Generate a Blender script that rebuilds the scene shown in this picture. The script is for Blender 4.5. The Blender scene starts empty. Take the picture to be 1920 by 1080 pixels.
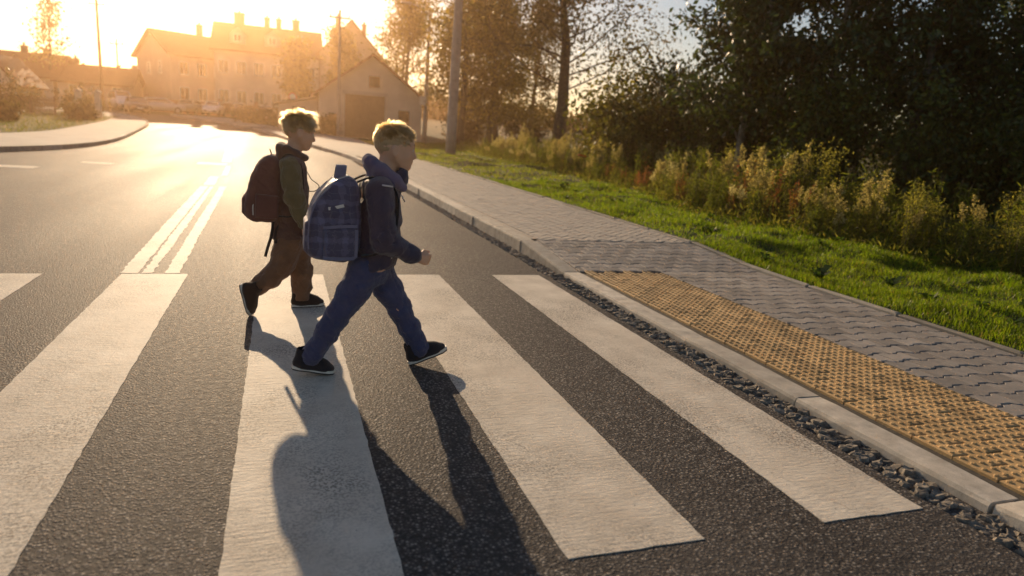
import bpy, math, random
import numpy as np
from mathutils import Vector, Matrix

# ---------------------------------------------------------------- camera, sky, sun, exposure
SC = bpy.context.scene
COL = SC.collection
SUN_EL, SUN_AZ = math.radians(16.1), math.radians(5.0)      # azimuth measured from +Y towards -X
CAM_H = 1.235
cd = bpy.data.cameras.new('camera')
cam = bpy.data.objects.new('camera', cd); COL.objects.link(cam)
cd.sensor_width = 36.0; cd.lens = 23.8875; cd.clip_start = 0.05; cd.clip_end = 3000
cam.matrix_world = Matrix(((0.947053, 0.003276, -0.321061, 0.0), (-0.313169, 0.229995, -0.921427, 0.0),
                           (0.070824, 0.973186, 0.218843, CAM_H), (0, 0, 0, 1)))
cd.dof.use_dof = True; cd.dof.focus_distance = 3.55; cd.dof.aperture_fstop = 1.9
SC.camera = cam
W = bpy.data.worlds.new('World'); SC.world = W; W.use_nodes = True
wn = W.node_tree.nodes; wn.clear()
wo = wn.new('ShaderNodeOutputWorld'); wb = wn.new('ShaderNodeBackground'); sk = wn.new('ShaderNodeTexSky')
sk.sky_type = 'NISHITA'; sk.sun_disc = False; sk.sun_elevation = SUN_EL; sk.sun_rotation = -SUN_AZ
sk.altitude = 100; sk.air_density = 1.0; sk.dust_density = 0.7; sk.ozone_density = 1.0
wb.inputs['Strength'].default_value = 0.072
W.node_tree.links.new(sk.outputs[0], wb.inputs['Color']); W.node_tree.links.new(wb.outputs[0], wo.inputs['Surface'])
sl = bpy.data.lights.new('sun', 'SUN'); sl.energy = 5.0; sl.angle = math.radians(0.55); sl.color = (1.0, 0.74, 0.47)
so = bpy.data.objects.new('sun', sl); COL.objects.link(so)
sdir = Vector((-math.sin(SUN_AZ) * math.cos(SUN_EL), math.cos(SUN_AZ) * math.cos(SUN_EL), math.sin(SUN_EL)))
so.rotation_euler = sdir.to_track_quat('Z', 'Y').to_euler(); so.location = (-10, 60, 40)
vs = SC.view_settings; vs.view_transform = 'Standard'; vs.look = 'None'; vs.exposure = 0.40; vs.gamma = 1.0
vs.use_curve_mapping = False
SC.render.engine = 'CYCLES'
cy = SC.cycles
cy.use_denoising = True
try: cy.denoiser = 'OPENIMAGEDENOISE'
except Exception: pass
cy.max_bounces = 6; cy.diffuse_bounces = 3; cy.glossy_bounces = 3; cy.transmission_bounces = 4; cy.volume_bounces = 1
cy.transparent_max_bounces = 8; cy.sample_clamp_indirect = 6.0
cy.use_adaptive_sampling = True; cy.adaptive_threshold = 0.015

# ---------------------------------------------------------------- helpers
def rs(seed): return np.random.RandomState(seed)
def mesh(name, v, f, mats=(), smooth=False, col=None, fm=None):
    """v (N,3); f a list of arrays (M,k) or lists of index tuples"""
    me = bpy.data.meshes.new(name)
    v = np.asarray(v, np.float32)
    if isinstance(f, np.ndarray): f = [f]
    if len(f) and not isinstance(f[0], np.ndarray): 
        me.from_pydata(v.tolist(), [], [tuple(int(i) for i in q) for q in f])
    else:
        f = [np.asarray(a, np.int32) for a in f if len(a)]
        me.vertices.add(len(v)); me.vertices.foreach_set('co', v.ravel())
        tot = np.concatenate([np.full(len(a), a.shape[1], np.int32) for a in f])
        me.loops.add(int(tot.sum())); me.loops.foreach_set('vertex_index', np.concatenate([a.ravel() for a in f]))
        st = np.concatenate([[0], np.cumsum(tot)[:-1]]).astype(np.int32)
        me.polygons.add(len(tot)); me.polygons.foreach_set('loop_start', st)
        try: me.polygons.foreach_set('loop_total', tot)
        except Exception: pass
    if fm is not None: me.polygons.foreach_set('material_index', np.asarray(fm, np.int32))
    me.update(calc_edges=True)
    if not me.validate(): pass
    me.polygons.foreach_set('use_smooth', np.full(len(me.polygons), bool(smooth)))
    if col is not None:
        a = me.color_attributes.new('Col', 'FLOAT_COLOR', 'POINT')
        c = np.ones((len(v), 4), np.float32); c[:, :3] = col; a.data.foreach_set('color', c.ravel())
    for m in (mats if isinstance(mats, (list, tuple)) else [mats]): me.materials.append(m)
    return me
def ob(name, me, parent=None, loc=(0, 0, 0), rot=(0, 0, 0), sc=(1, 1, 1)):
    o = bpy.data.objects.new(name, me); COL.objects.link(o)
    o.location = loc; o.rotation_euler = rot; o.scale = sc
    if parent is not None: o.parent = parent
    return o
def tag(o, label=None, cat=None, group=None, kind=None):
    for k, val in (('label', label), ('category', cat), ('group', group), ('kind', kind)):
        if val: o[k] = val
    return o
def thing(name, label, cat, loc=(0, 0, 0), rot=(0, 0, 0), group=None):
    return tag(ob(name, None, None, loc, rot), label, cat, group)
class MB:
    """collects shapes for one mesh"""
    def __init__(s): s.v = []; s.q = []; s.t = []; s.n = 0; s.g = []
    def add(s, v, f):
        v = np.asarray(v, float)
        for q in f:
            q = [int(i) + s.n for i in q]
            (s.q if len(q) == 4 else s.t if len(q) == 3 else s.g).append(q)
        s.v.append(v); s.n += len(v); return s
    def box(s, x0, x1, y0, y1, z0, z1):
        v = [(x, y, z) for z in (z0, z1) for y in (y0, y1) for x in (x0, x1)]
        return s.add(v, [(0, 2, 3, 1), (4, 5, 7, 6), (0, 1, 5, 4), (1, 3, 7, 5), (3, 2, 6, 7), (2, 0, 4, 6)])
    def prism(s, poly, y0, y1, axis='y'):
        """poly of (a,b) extruded along axis"""
        n = len(poly); v = []
        for c in (y0, y1):
            for a, b in poly: v.append((a, c, b) if axis == 'y' else (c, a, b) if axis == 'x' else (a, b, c))
        f = [tuple(range(n)), tuple(range(2 * n - 1, n - 1, -1))]
        f += [(i, i + n, (i + 1) % n + n, (i + 1) % n) for i in range(n)]
        return s.add(v, f)
    def tube(s, pts, rad, n=8, cap=True):
        v, f = tube(pts, rad, n, cap); return s.add(v, f)
    def build(s, name, mats, smooth=False):
        v = np.concatenate(s.v); 
        return mesh(name, v, [tuple(q) for q in s.q + s.t + s.g], mats, smooth)
def tube(pts, rad, n=8, cap=True):
    pts = np.asarray(pts, float); m = len(pts); rad = np.broadcast_to(np.asarray(rad, float), (m,))
    tg = np.gradient(pts, axis=0); tg /= np.linalg.norm(tg, axis=1)[:, None] + 1e-9
    ref = np.array([0.31, 0.95, 0.05]) if abs(tg[0][2]) > .7 else np.array([0, 0, 1.])
    v = []
    for i in range(m):
        a = np.cross(tg[i], ref); a /= np.linalg.norm(a) + 1e-9; b = np.cross(tg[i], a)
        th = np.linspace(0, 2 * math.pi, n, endpoint=False)
        v.append(pts[i] + rad[i] * (np.cos(th)[:, None] * a + np.sin(th)[:, None] * b))
    v = np.concatenate(v); f = []
    for i in range(m - 1):
        for j in range(n):
            f.append((i * n + j, i * n + (j + 1) % n, (i + 1) * n + (j + 1) % n, (i + 1) * n + j))
    if cap: f.append(tuple(range(n - 1, -1, -1))); f.append(tuple(range((m - 1) * n, m * n)))
    return v, f
def copy_tree(o, parent=None):
    c = o.copy(); COL.objects.link(c); c.parent = parent
    for ch in list(o.children): copy_tree(ch, c)
    return c
def vnoise(x, y, seed=0, cell=1.0):
    g = rs(seed).rand(256, 256); x = np.asarray(x) / cell; y = np.asarray(y) / cell
    xi = np.floor(x).astype(int); yi = np.floor(y).astype(int); u = x - xi; w = y - yi
    u = u * u * (3 - 2 * u); w = w * w * (3 - 2 * w)
    G = lambda i, j: g[i % 256, j % 256]
    return (G(xi, yi) * (1 - u) + G(xi + 1, yi) * u) * (1 - w) + (G(xi, yi + 1) * (1 - u) + G(xi + 1, yi + 1) * u) * w

# ---------------------------------------------------------------- materials
class NT:
    def __init__(s, name):
        s.m = bpy.data.materials.new(name); s.m.use_nodes = True; s.t = s.m.node_tree; s.n = s.t.nodes
        s.b = s.n['Principled BSDF']; s.out = s.n['Material Output']
        s.tc = s.n.new('ShaderNodeTexCoord')
    def node(s, typ, **kw):
        n = s.n.new(typ)
        for k, v in kw.items():
            if k in n.inputs.keys(): n.inputs[k].default_value = v
            else: setattr(n, k, v)
        return n
    def link(s, a, b): s.t.links.new(a, b)
    def co(s, scale=(1, 1, 1), src='Object', rot=(0, 0, 0)):
        mp = s.node('ShaderNodeMapping'); mp.inputs['Scale'].default_value = scale; mp.inputs['Rotation'].default_value = rot
        s.link(s.tc.outputs[src], mp.inputs['Vector']); return mp.outputs[0]
    def noise(s, scale, detail=4, rough=.55, vec=None, dist=0):
        n = s.node('ShaderNodeTexNoise', Scale=scale, Detail=detail, Roughness=rough, Distortion=dist)
        s.link(vec if vec is not None else s.tc.outputs['Object'], n.inputs['Vector']); return n.outputs[0]
    def vor(s, scale, vec=None, feature='F1', out=0, rnd=1.0):
        n = s.node('ShaderNodeTexVoronoi', Scale=scale); n.feature = feature
        if 'Randomness' in n.inputs.keys(): n.inputs['Randomness'].default_value = rnd
        s.link(vec if vec is not None else s.tc.outputs['Object'], n.inputs['Vector']); return n.outputs[out]
    def ramp(s, fac, stops, interp='LINEAR'):
        r = s.node('ShaderNodeValToRGB'); e = r.color_ramp.elements; r.color_ramp.interpolation = interp
        while len(e) < len(stops): e.new(0.5)
        for i, (p, c) in enumerate(stops):
            e[i].position = p; e[i].color = (c, c, c, 1) if not hasattr(c, '__len__') else (*c, 1)
        s.link(fac, r.inputs[0]); return r.outputs[0]
    def mix(s, fac, a, b, typ='MIX'):
        m = s.node('ShaderNodeMix'); m.data_type = 'RGBA'; m.blend_type = typ
        for sock, val in ((m.inputs[0], fac), (m.inputs[6], a), (m.inputs[7], b)):
            if hasattr(val, 'is_output'): s.link(val, sock)
            elif hasattr(val, '__len__'): sock.default_value = (*val[:3], 1)
            else: sock.default_value = val
        return m.outputs[2]
    def math(s, op, a, b=0.0, c=None):
        m = s.node('ShaderNodeMath'); m.operation = op
        for i, val in enumerate((a, b) if c is None else (a, b, c)):
            if hasattr(val, 'is_output'): s.link(val, m.inputs[i])
            else: m.inputs[i].default_value = val
        return m.outputs[0]
    def bump(s, height, strength=.5, dist=.01):
        b = s.node('ShaderNodeBump', Strength=strength, Distance=dist); s.link(height, b.inputs['Height']); s.link(b.outputs[0], s.b.inputs['Normal']); return b
    def set(s, **kw):
        for k, v in kw.items():
            k = k.replace('_', ' ')
            if hasattr(v, 'is_output'): s.link(v, s.b.inputs[k])
            elif hasattr(v, '__len__') and len(v) == 3: s.b.inputs[k].default_value = (*v, 1)
            else: s.b.inputs[k].default_value = v
        return s
    def sep(s, vec):
        n = s.node('ShaderNodeSeparateXYZ'); s.link(vec, n.inputs[0]); return n.outputs
MAT = {}
def m_noise(name, c1, c2, scale=8, rough=.8, bump=.2, bscale=60, bdist=.005, spec=.3, src='Object', **kw):
    n = NT(name); f = n.noise(scale, 5)
    if src != 'Object': pass
    n.set(Base_Color=n.mix(n.ramp(f, [(.3, 0), (.7, 1)]), c1, c2), Roughness=rough, Specular_IOR_Level=spec, **kw)
    if bump: n.bump(n.noise(bscale, 3), bump, bdist)
    MAT[name] = n.m; return n.m
def m_attr(name, rough=.55, trans=.45, tint=(1, 1, 1), spec=.3, tsat=(1.15, 1.1, .5)):
    """leaf: reflects its own colour and lets light through"""
    n = NT(name); a = n.node('ShaderNodeVertexColor'); a.layer_name = 'Col'
    base = n.mix(1.0, a.outputs[0], tint, 'MULTIPLY')
    n.set(Base_Color=base, Roughness=rough, Specular_IOR_Level=spec)
    t = n.node('ShaderNodeBsdfTranslucent'); n.link(n.mix(1.0, base, tsat, 'MULTIPLY'), t.inputs[0])
    mx = n.node('ShaderNodeMixShader', Fac=trans); n.link(n.b.outputs[0], mx.inputs[1]); n.link(t.outputs[0], mx.inputs[2])
    n.link(mx.outputs[0], n.out.inputs[0]); MAT[name] = n.m; return n.m

def make_materials():
    # asphalt: dark binder, lighter chippings, worn wheel paths
    n = NT('asphalt'); chips = n.vor(88, out=1); ce = n.vor(88); wear = n.noise(1.1, 3, vec=n.co((1.2, .08, 1)))
    fine = n.noise(240, 2); mid = n.noise(34, 4)
    cs = n.sep(chips)[0]
    chipc = n.ramp(cs, [(0, (.055, .050, .046)), (.45, (.145, .131, .119)), (.8, (.265, .24, .213)), (1, (.45, .41, .36))])
    c = n.mix(n.ramp(ce, [(.25, 0), (.55, .8)]), chipc, (.035, .032, .031))
    c = n.mix(n.math('MULTIPLY', n.ramp(mid, [(.35, 0), (.7, 1)]), .35), c, (.085, .076, .069))
    c = n.mix(n.math('MULTIPLY', n.ramp(n.noise(.55, 4, .6), [(.45, 0), (.62, 1)]), .3), c, (.045, .042, .041))
    c = n.mix(n.math('MULTIPLY', n.ramp(wear, [(.4, 0), (.65, 1)]), .35), c, (.125, .113, .103))
    n.set(Base_Color=c, Roughness=n.ramp(n.mix(.6, wear, mid), [(.3, .55), (.75, .75)]), Specular_IOR_Level=.05)
    hgt = n.mix(.45, n.ramp(ce, [(0, 1), (.6, 0)]), fine)
    hgt = n.mix(.3, hgt, mid)
    n.bump(hgt, .9, .0075); MAT['asphalt'] = n.m
    # road paint: thermoplastic, cracked, dirty
    n = NT('road_paint'); g = n.noise(3.0, 6, .65); d = n.noise(46, 3); grit = n.noise(170, 2)
    dirt = n.ramp(g, [(.36, (.55, .49, .405)), (.66, (.70, .64, .54))])
    spots = n.ramp(n.vor(16), [(.0, 1), (.035, 1), (.05, 0)])
    c = n.mix(n.math('MULTIPLY', n.ramp(d, [(.58, 0), (.72, 1)]), .35), dirt, (.40, .37, .33))
    crk = n.ramp(n.vor(1.35, vec=n.mix(.06, n.co((1, 1, 1)), n.node('ShaderNodeTexNoise', Scale=5.).outputs[1]), feature='DISTANCE_TO_EDGE'), [(0, 1), (.002, .7), (.005, 0)])
    c = n.mix(n.math('MULTIPLY', crk, n.ramp(g, [(.5, 0), (.64, .45)])), c, (.25, .225, .2))
    c = n.mix(spots, c, (.11, .1, .09))
    lay = n.noise(30, 3, .6, n.co((.35, 2.2, 1))); wearm = n.math('MULTIPLY', n.ramp(n.noise(2.1, 4, .6, n.co((1, .6, 1))), [(.40, 0), (.62, 1)]), n.ramp(n.noise(105, 3, .6), [(.46, 0), (.58, 1)]))
    c = n.mix(n.math('MULTIPLY', wearm, .75), c, (.12, .105, .092))
    c = n.mix(n.math('MULTIPLY', n.ramp(lay, [(.5, 0), (.75, 1)]), .22), c, (.30, .265, .22))
    n.set(Base_Color=c, Roughness=.68, Specular_IOR_Level=.15)
    n.bump(n.mix(.4, n.mix(.45, d, n.mix(.3, grit, n.noise(13, 4))), lay), .7, .007); MAT['road_paint'] = n.m
    n = NT('worn_paint'); g = n.noise(9, 6, .7)
    n.set(Base_Color=n.mix(n.ramp(g, [(.42, 0), (.58, 1)]), (.09, .083, .077), (.60, .56, .50)), Roughness=.9, Specular_IOR_Level=.03); n.bump(n.noise(60), .4, .005); MAT['worn_paint'] = n.m
    # concrete
    def conc(name, c1, c2, sc, rough=.85, spec=.3):
        n = NT(name); info = n.node('ShaderNodeObjectInfo')
        v = n.node('ShaderNodeMapping'); n.link(n.tc.outputs['Object'], v.inputs[0]); 
        cmb = n.node('ShaderNodeCombineXYZ'); n.link(n.math('MULTIPLY', info.outputs['Random'], 37), cmb.inputs[0]); n.link(n.math('MULTIPLY', info.outputs['Random'], 11), cmb.inputs[1]); n.link(cmb.outputs[0], v.inputs[1])
        f = n.noise(sc, 6, .65, v.outputs[0]); g = n.noise(190, 2, vec=v.outputs[0])
        c = n.mix(n.ramp(f, [(.3, 0), (.7, 1)]), c1, c2)
        c = n.mix(n.math('MULTIPLY', n.ramp(g, [(.55, 0), (.7, 1)]), .35), c, tuple(x * .5 for x in c1))
        br = n.math('MULTIPLY_ADD', info.outputs['Random'], .5, .72); hsv = n.node('ShaderNodeHueSaturation'); n.link(c, hsv.inputs['Color']); n.link(br, hsv.inputs['Value'])
        n.set(Base_Color=hsv.outputs[0], Roughness=rough, Specular_IOR_Level=spec)
        n.bump(n.mix(.5, g, n.noise(40, 4, vec=v.outputs[0])), .5, .004); MAT[name] = n.m
    conc('kerb_concrete', (.34, .31, .265), (.58, .53, .455), 11)
    conc('paver_concrete', (.205, .185, .168), (.325, .295, .265), 5, .78)
    conc('paver_far', (.31, .275, .235), (.42, .375, .32), 6, .78)
    conc('tactile_concrete', (.40, .255, .11), (.54, .365, .175), 9, .75)
    conc('gutter_stone', (.085, .075, .064), (.29, .255, .21), 45, .88)
    conc('edging_concrete', (.24, .22, .19), (.36, .33, .28), 6)
    m_noise('joint_sand', (.055, .048, .04), (.10, .088, .07), 30, .95, .5, 120)
    m_noise('pavement_far', (.30, .275, .245), (.40, .37, .33), 1.2, .85, .3, 60)
    m_noise('soil', (.055, .065, .02), (.10, .09, .035), 2.5, .95, .6, 22, .03)
    m_noise('lawn_soil', (.03, .045, .012), (.07, .085, .022), 9, .95, .8, 40, .03)
    m_noise('bark', (.05, .038, .028), (.13, .105, .08), 9, .9, .9, 28, .02)
    m_noise('bark_pale', (.16, .14, .12), (.34, .31, .27), 9, .85, .6, 28, .015)
    m_noise('pole_concrete', (.27, .25, .235), (.38, .355, .33), 4, .85, .3, 50)
    m_noise('plaster', (.52, .47, .40), (.63, .58, .50), 1.2, .9, .2, 30)
    m_noise('plaster_grey', (.42, .38, .34), (.5, .46, .41), 1.5, .9, .2, 30)
    m_noise('plaster_pink', (.50, .40, .33), (.58, .47, .39), 1.5, .9, .2, 30)
    m_noise('brick_wall', (.20, .10, .07), (.28, .15, .10), 4, .9, .4, 14)
    n = NT('roof_tile'); w = n.node('ShaderNodeTexWave', Scale=2.2, Distortion=.3); w.bands_direction = 'Z'; n.link(n.tc.outputs['Object'], w.inputs[0])
    w2 = n.node('ShaderNodeTexWave', Scale=2.6); w2.bands_direction = 'X'; n.link(n.tc.outputs['Object'], w2.inputs[0])
    n.set(Base_Color=n.mix(n.noise(2.5, 5), (.15, .065, .045), (.27, .12, .075)), Roughness=.8, Specular_IOR_Level=.12); n.bump(n.mix(.5, w.outputs[1], w2.outputs[1]), .8, .06); MAT['roof_tile'] = n.m
    m_noise('roof_grey', (.13, .12, .115), (.22, .2, .19), 2.5, .55, .5, 10, .03)
    m_noise('timber_dark', (.05, .032, .022), (.10, .065, .045), 6, .8, .4, 30)
    m_noise('painted_white', (.72, .70, .66), (.80, .78, .74), 3, .5, .1)
    m_noise('fence_paint', (.16, .10, .07), (.24, .16, .11), 5, .8, .3)
    m_noise('steel', (.28, .27, .26), (.36, .35, .34), 8, .4, .1, Metallic=.8)
    m_noise('rubber', (.012, .012, .012), (.022, .021, .02), 20, .75, .2)
    n = NT('window_glass'); n.set(Base_Color=(.03, .035, .04), Roughness=.06, Specular_IOR_Level=.8); MAT['window_glass'] = n.m
    n = NT('headlight_glass'); n.set(Base_Color=(.85, .85, .85), Roughness=.08, Metallic=.9); MAT['headlight_glass'] = n.m
    for k, c in dict(car_silver=(.45, .46, .48), car_white=(.75, .75, .74), car_dark=(.035, .04, .055), car_red=(.25, .03, .025), car_blue=(.06, .08, .17), car_beige=(.4, .35, .28)).items():
        n = NT(k); n.set(Base_Color=c, Roughness=.28, Metallic=.25, Coat_Weight=.6, Coat_Roughness=.05); n.bump(n.noise(3), .02, .01); MAT[k] = n.m
    m_noise('disc_red', (.5, .03, .02), (.55, .04, .03), 5, .4, 0)
    m_noise('litter_orange', (.75, .16, .03), (.8, .2, .04), 5, .5, 0)
    # vegetation
    m_attr('grass_blade', .45, .55, tsat=(1.25, 1.33, .4))
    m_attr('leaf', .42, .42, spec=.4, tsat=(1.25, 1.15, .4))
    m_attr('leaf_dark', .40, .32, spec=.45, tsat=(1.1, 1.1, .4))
    m_attr('dry_weed', .7, .58, tint=(1.15, 1.2, 1.1), tsat=(1.2, 1.15, .55))
    # people
    n = NT('skin'); f = n.noise(14, 4); n.set(Base_Color=n.mix(f, (.62, .34, .21), (.72, .43, .29)), Roughness=.5, Subsurface_Weight=.25, Subsurface_Scale=.012, Specular_IOR_Level=.4)
    n.b.inputs['Subsurface Radius'].default_value = (1, .35, .2); n.bump(n.noise(180, 2), .12, .002); MAT['skin'] = n.m
    def fabric(name, c1, c2, sc=700, rough=.85, sheen=.28, wr=26, fold=.5):
        n = NT(name); w = n.node('ShaderNodeTexWave', Scale=sc / 6.28); w.bands_direction = 'DIAGONAL'; n.link(n.tc.outputs['Object'], w.inputs[0])
        f = n.noise(9, 5, .6); g = n.noise(wr, 4, .6, n.co((1, 1, .55)), 1.2)
        n.set(Base_Color=n.mix(n.ramp(f, [(.3, 0), (.7, 1)]), c1, c2), Roughness=rough, Sheen_Weight=sheen, Specular_IOR_Level=.25)
        n.bump(n.mix(.12, g, w.outputs[1]), fold, .02); MAT[name] = n.m; return n
    fabric('jacket_navy', (0.0348, 0.029, 0.0551), (0.0609, 0.0508, 0.0899), rough=.6)
    fabric('hood_violet', (0.1087, 0.0899, 0.1668), (0.1595, 0.1305, 0.2248))
    fabric('jeans_blue', (.038, .044, .105), (.066, .075, .16), rough=.9)
    fabric('jacket_olive', (0.1232, 0.1015, 0.0435), (0.1812, 0.145, 0.0696))
    fabric('jacket_brown', (0.087, 0.0406, 0.0319), (0.1232, 0.0609, 0.0479))
    fabric('trouser_brown', (0.1595, 0.0754, 0.0391), (0.2248, 0.1131, 0.0623))
    fabric('shoe_fabric', (.010, .009, .013), (.022, .020, .026), sheen=.15)
    fabric('shoe_brown', (.018, .011, .009), (.032, .02, .016), sheen=.15)
    fabric('pack_dark', (0.1087, 0.0391, 0.0348), (0.1595, 0.0609, 0.0522), rough=.65)
    fabric('strap_webbing', (.012, .011, .014), (.02, .019, .024))
    fabric('pack_trim', (.13, .135, .22), (.19, .195, .29))
    # plaid
    n = NT('pack_plaid'); x = n.sep(n.mix(.035, n.tc.outputs['Object'], n.node('ShaderNodeTexNoise', Scale=9.).outputs[1]))
    def line(s_, per, wd, off=0): return n.math('LESS_THAN', n.math('FRACT', n.math('ADD', n.math('MULTIPLY', s_, 1 / per), off)), wd)
    xy = n.math('ADD', x[0], x[1])
    a = n.math('ADD', line(xy, .085, .28), line(x[2], .085, .28)); b = n.math('MAXIMUM', line(xy, .085, .035, .4), line(x[2], .085, .035, .4))
    c = n.mix(n.math('MULTIPLY', a, .5), (.046, .045, .098), (.115, .12, .22)); c = n.mix(n.math('MULTIPLY', b, .28), c, (.20, .20, .28))
    n.set(Base_Color=c, Roughness=.62, Sheen_Weight=.2); n.bump(n.noise(22, 4, .6), .35, .015); MAT['pack_plaid'] = n.m
    n = NT('sole_rubber'); n.set(Base_Color=(.62, .58, .52), Roughness=.6); n.bump(n.noise(90), .3, .002); MAT['sole_rubber'] = n.m
    n = NT('outsole'); n.set(Base_Color=(.015, .014, .014), Roughness=.7); n.bump(n.noise(90), .3, .003); MAT['outsole'] = n.m
    n = NT('reflective'); n.set(Base_Color=(.62, .6, .6), Roughness=.3, Metallic=.3); MAT['reflective'] = n.m
    n = NT('eye'); n.set(Base_Color=(.05, .035, .025), Roughness=.08); MAT['eye'] = n.m
    n = NT('eye_white'); n.set(Base_Color=(.75, .72, .68), Roughness=.12); MAT['eye_white'] = n.m
    n = NT('hair_cap'); a = n.noise(120, 3, vec=n.co((1, 1, .3))); n.set(Base_Color=n.mix(a, (.38, .235, .115), (.48, .31, .16)), Roughness=.6, Sheen_Weight=.4); n.bump(a, .5, .004); MAT['hair_cap'] = n.m
    for nm, ab in (('hair_blond', (.065, .150, .36)), ('hair_fair', (.045, .110, .27))):
        n = NT(nm); n.n.remove(n.b); h = n.node('ShaderNodeBsdfHairPrincipled'); h.model = 'CHIANG'; h.parametrization = 'ABSORPTION'
        h.inputs['Absorption Coefficient'].default_value = ab
        for k, v in (('Roughness', .30), ('Radial Roughness', .42), ('Random Roughness', .2)): h.inputs[k].default_value = v
        n.link(h.outputs[0], n.out.inputs[0]); MAT[nm] = n.m
make_materials()
M = MAT

# ---------------------------------------------------------------- the setting
def zt(Y):
    Y = np.asarray(Y, float); a = 0.00045
    return np.where(Y < 30, 0.0, np.where(Y < 75, a * (Y - 30) ** 2, a * 45 ** 2 + 2 * a * 45 * (Y - 75)))
def ztf(Y): return float(zt(Y))
def pz(Y):                      # pavement height beside the kerb: dropped at the crossing
    Y = np.asarray(Y, float)
    return .046 + .084 * np.clip((Y - 5.66) / 1.35, 0, 1) + .06 * np.clip((1.3 - Y) / 1.0, 0, 1) + zt(Y)
def grid_sheet(xs, ys, zf):
    X, Y = np.meshgrid(xs, ys); v = np.stack([X, Y, zf(X, Y)], -1).reshape(-1, 3)
    nx, ny = len(xs), len(ys); i = np.arange((nx - 1) * (ny - 1)); r, c = i // (nx - 1), i % (nx - 1); a = r * nx + c
    return v, np.stack([a, a + 1, a + nx + 1, a + nx], -1)
def strip_sheet(left, right, n_across, zf):
    """left and right: matching polylines (N,2)"""
    left, right = np.asarray(left, float), np.asarray(right, float); t = np.linspace(0, 1, n_across + 1)
    P = left[:, None, :] * (1 - t)[None, :, None] + right[:, None, :] * t[None, :, None]
    v = np.concatenate([P, zf(P[..., 0], P[..., 1])[..., None]], -1).reshape(-1, 3); nx, ny = n_across + 1, len(left)
    i = np.arange((nx - 1) * (ny - 1)); r, c = i // (nx - 1), i % (nx - 1); a = r * nx + c
    return v, np.stack([a, a + 1, a + nx + 1, a + nx], -1)
def smooth_line(pts, step=.5):
    pts = np.asarray(pts, float)
    for _ in range(3):                                    # Chaikin
        q = [pts[0]]
        for a, b in zip(pts[:-1], pts[1:]): q += [a * .75 + b * .25, a * .25 + b * .75]
        q.append(pts[-1]); pts = np.array(q)
    L = np.concatenate([[0], np.cumsum(np.linalg.norm(np.diff(pts, axis=0), axis=1))]); s = np.arange(0, L[-1], step)
    return np.stack([np.interp(s, L, pts[:, k]) for k in range(pts.shape[1])], -1)
ROAD_EDGE = [(2.47, -6), (2.47, 10), (2.47, 20), (2.36, 25), (1.68, 32.4), (.4, 42), (-1.9, 56), (-6, 66), (-12, 74), (-30, 80)]
EDGE = smooth_line(ROAD_EDGE, 1.0)

ys = np.concatenate([np.arange(-58, 130, 4.), np.arange(130, 240, 15.)])
v, f = grid_sheet(np.concatenate([np.arange(-250, -100, 25.), np.arange(-100, 100, 4.), np.arange(100, 251, 25.)]), ys, lambda x, y: zt(y) - .06)
ground = tag(ob('ground', mesh('ground', v, f, M['soil'], True)), kind='structure')
gx = np.concatenate([[-90], np.arange(-60, 2.3, 2.0), [2.31]])
lf = np.stack([np.full(len(EDGE), -70.), EDGE[:, 1]], -1); rt = EDGE - np.array([.16, 0])
v, f = strip_sheet(lf, rt, 24, lambda x, y: zt(y))
road = tag(ob('road', mesh('road', v, f, M['asphalt'], True)), kind='structure')

# painted markings, each a sheet of thermoplastic with ragged edges
def marking(name, x0, x1, y0, y1, seed, m='road_paint', ragged=.003, th=.0028, z0=.0, shear=0.0, step=.05):
    r = rs(seed); n = max(2, int((y1 - y0) / step)); yy = np.linspace(y0, y1, n + 1)
    jl = x0 + (r.rand(n + 1) - .5) * ragged * 2 + np.cumsum(r.randn(n + 1)) * ragged * .05
    jr = x1 + (r.rand(n + 1) - .5) * ragged * 2 + np.cumsum(r.randn(n + 1)) * ragged * .05
    if shear: jl = jl + shear * (yy - y0); jr = jr + shear * (yy - y0)
    k = max(2, int((x1 - x0) / .06)); t = np.linspace(0, 1, k + 1)
    X = jl[:, None] * (1 - t) + jr[:, None] * t; Y = np.repeat(yy[:, None], k + 1, 1)
    Y[0] += (r.rand(k + 1) - .5) * ragged * 2; Y[-1] += (r.rand(k + 1) - .5) * ragged * 2
    Z = zt(Y) + z0 + th + (r.rand(*X.shape) - .5) * .0003
    v = np.stack([X, Y, Z], -1).reshape(-1, 3); nx = k + 1
    f = [(i * nx + j, i * nx + j + 1, (i + 1) * nx + j + 1, (i + 1) * nx + j) for i in range(n) for j in range(k)]
    rim = [j for j in range(nx)] + [i * nx + k for i in range(1, n + 1)] + [n * nx + j for j in range(k - 1, -1, -1)] + [i * nx for i in range(n - 1, 0, -1)]
    b = len(v); low = v[rim].copy(); low[:, 2] -= th + .001; v = np.concatenate([v, low]); L = len(rim)
    f += [(rim[i], b + i, b + (i + 1) % L, rim[(i + 1) % L]) for i in range(L)]
    return ob(name, mesh(name, v, np.array(f), M[m]), road)
for i, (a, b) in enumerate([(-4.13, -3.64), (-3.13, -2.64), (-2.13, -1.66), (-1.148, -.69), (-.165, .325), (.815, 1.30), (1.785, 2.238)]):
    marking('crossing_stripe', a, b, 1.65, 5.70, 10 + i)
marking('centre_line', -1.165, -1.04, 5.73, 12.9, 31, ragged=.008, shear=-.022)
marking('centre_line', -.86, -.755, 5.73, 12.95, 32, ragged=.008, shear=-.022)
marking('old_centre_line', -1.015, -.945, 5.73, 12.9, 33, 'road_paint', .010, shear=-.022)
marking('lane_line', -1.30, -1.12, 13.1, 15.0, 34, ragged=.014, shear=-.03)
marking('lane_line', -1.17, -1.05, 15.3, 18.2, 35, ragged=.014, shear=-.04)
marking('stop_bar', -1.98, -1.30, 18.5, 19.2, 36, ragged=.01)
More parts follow.
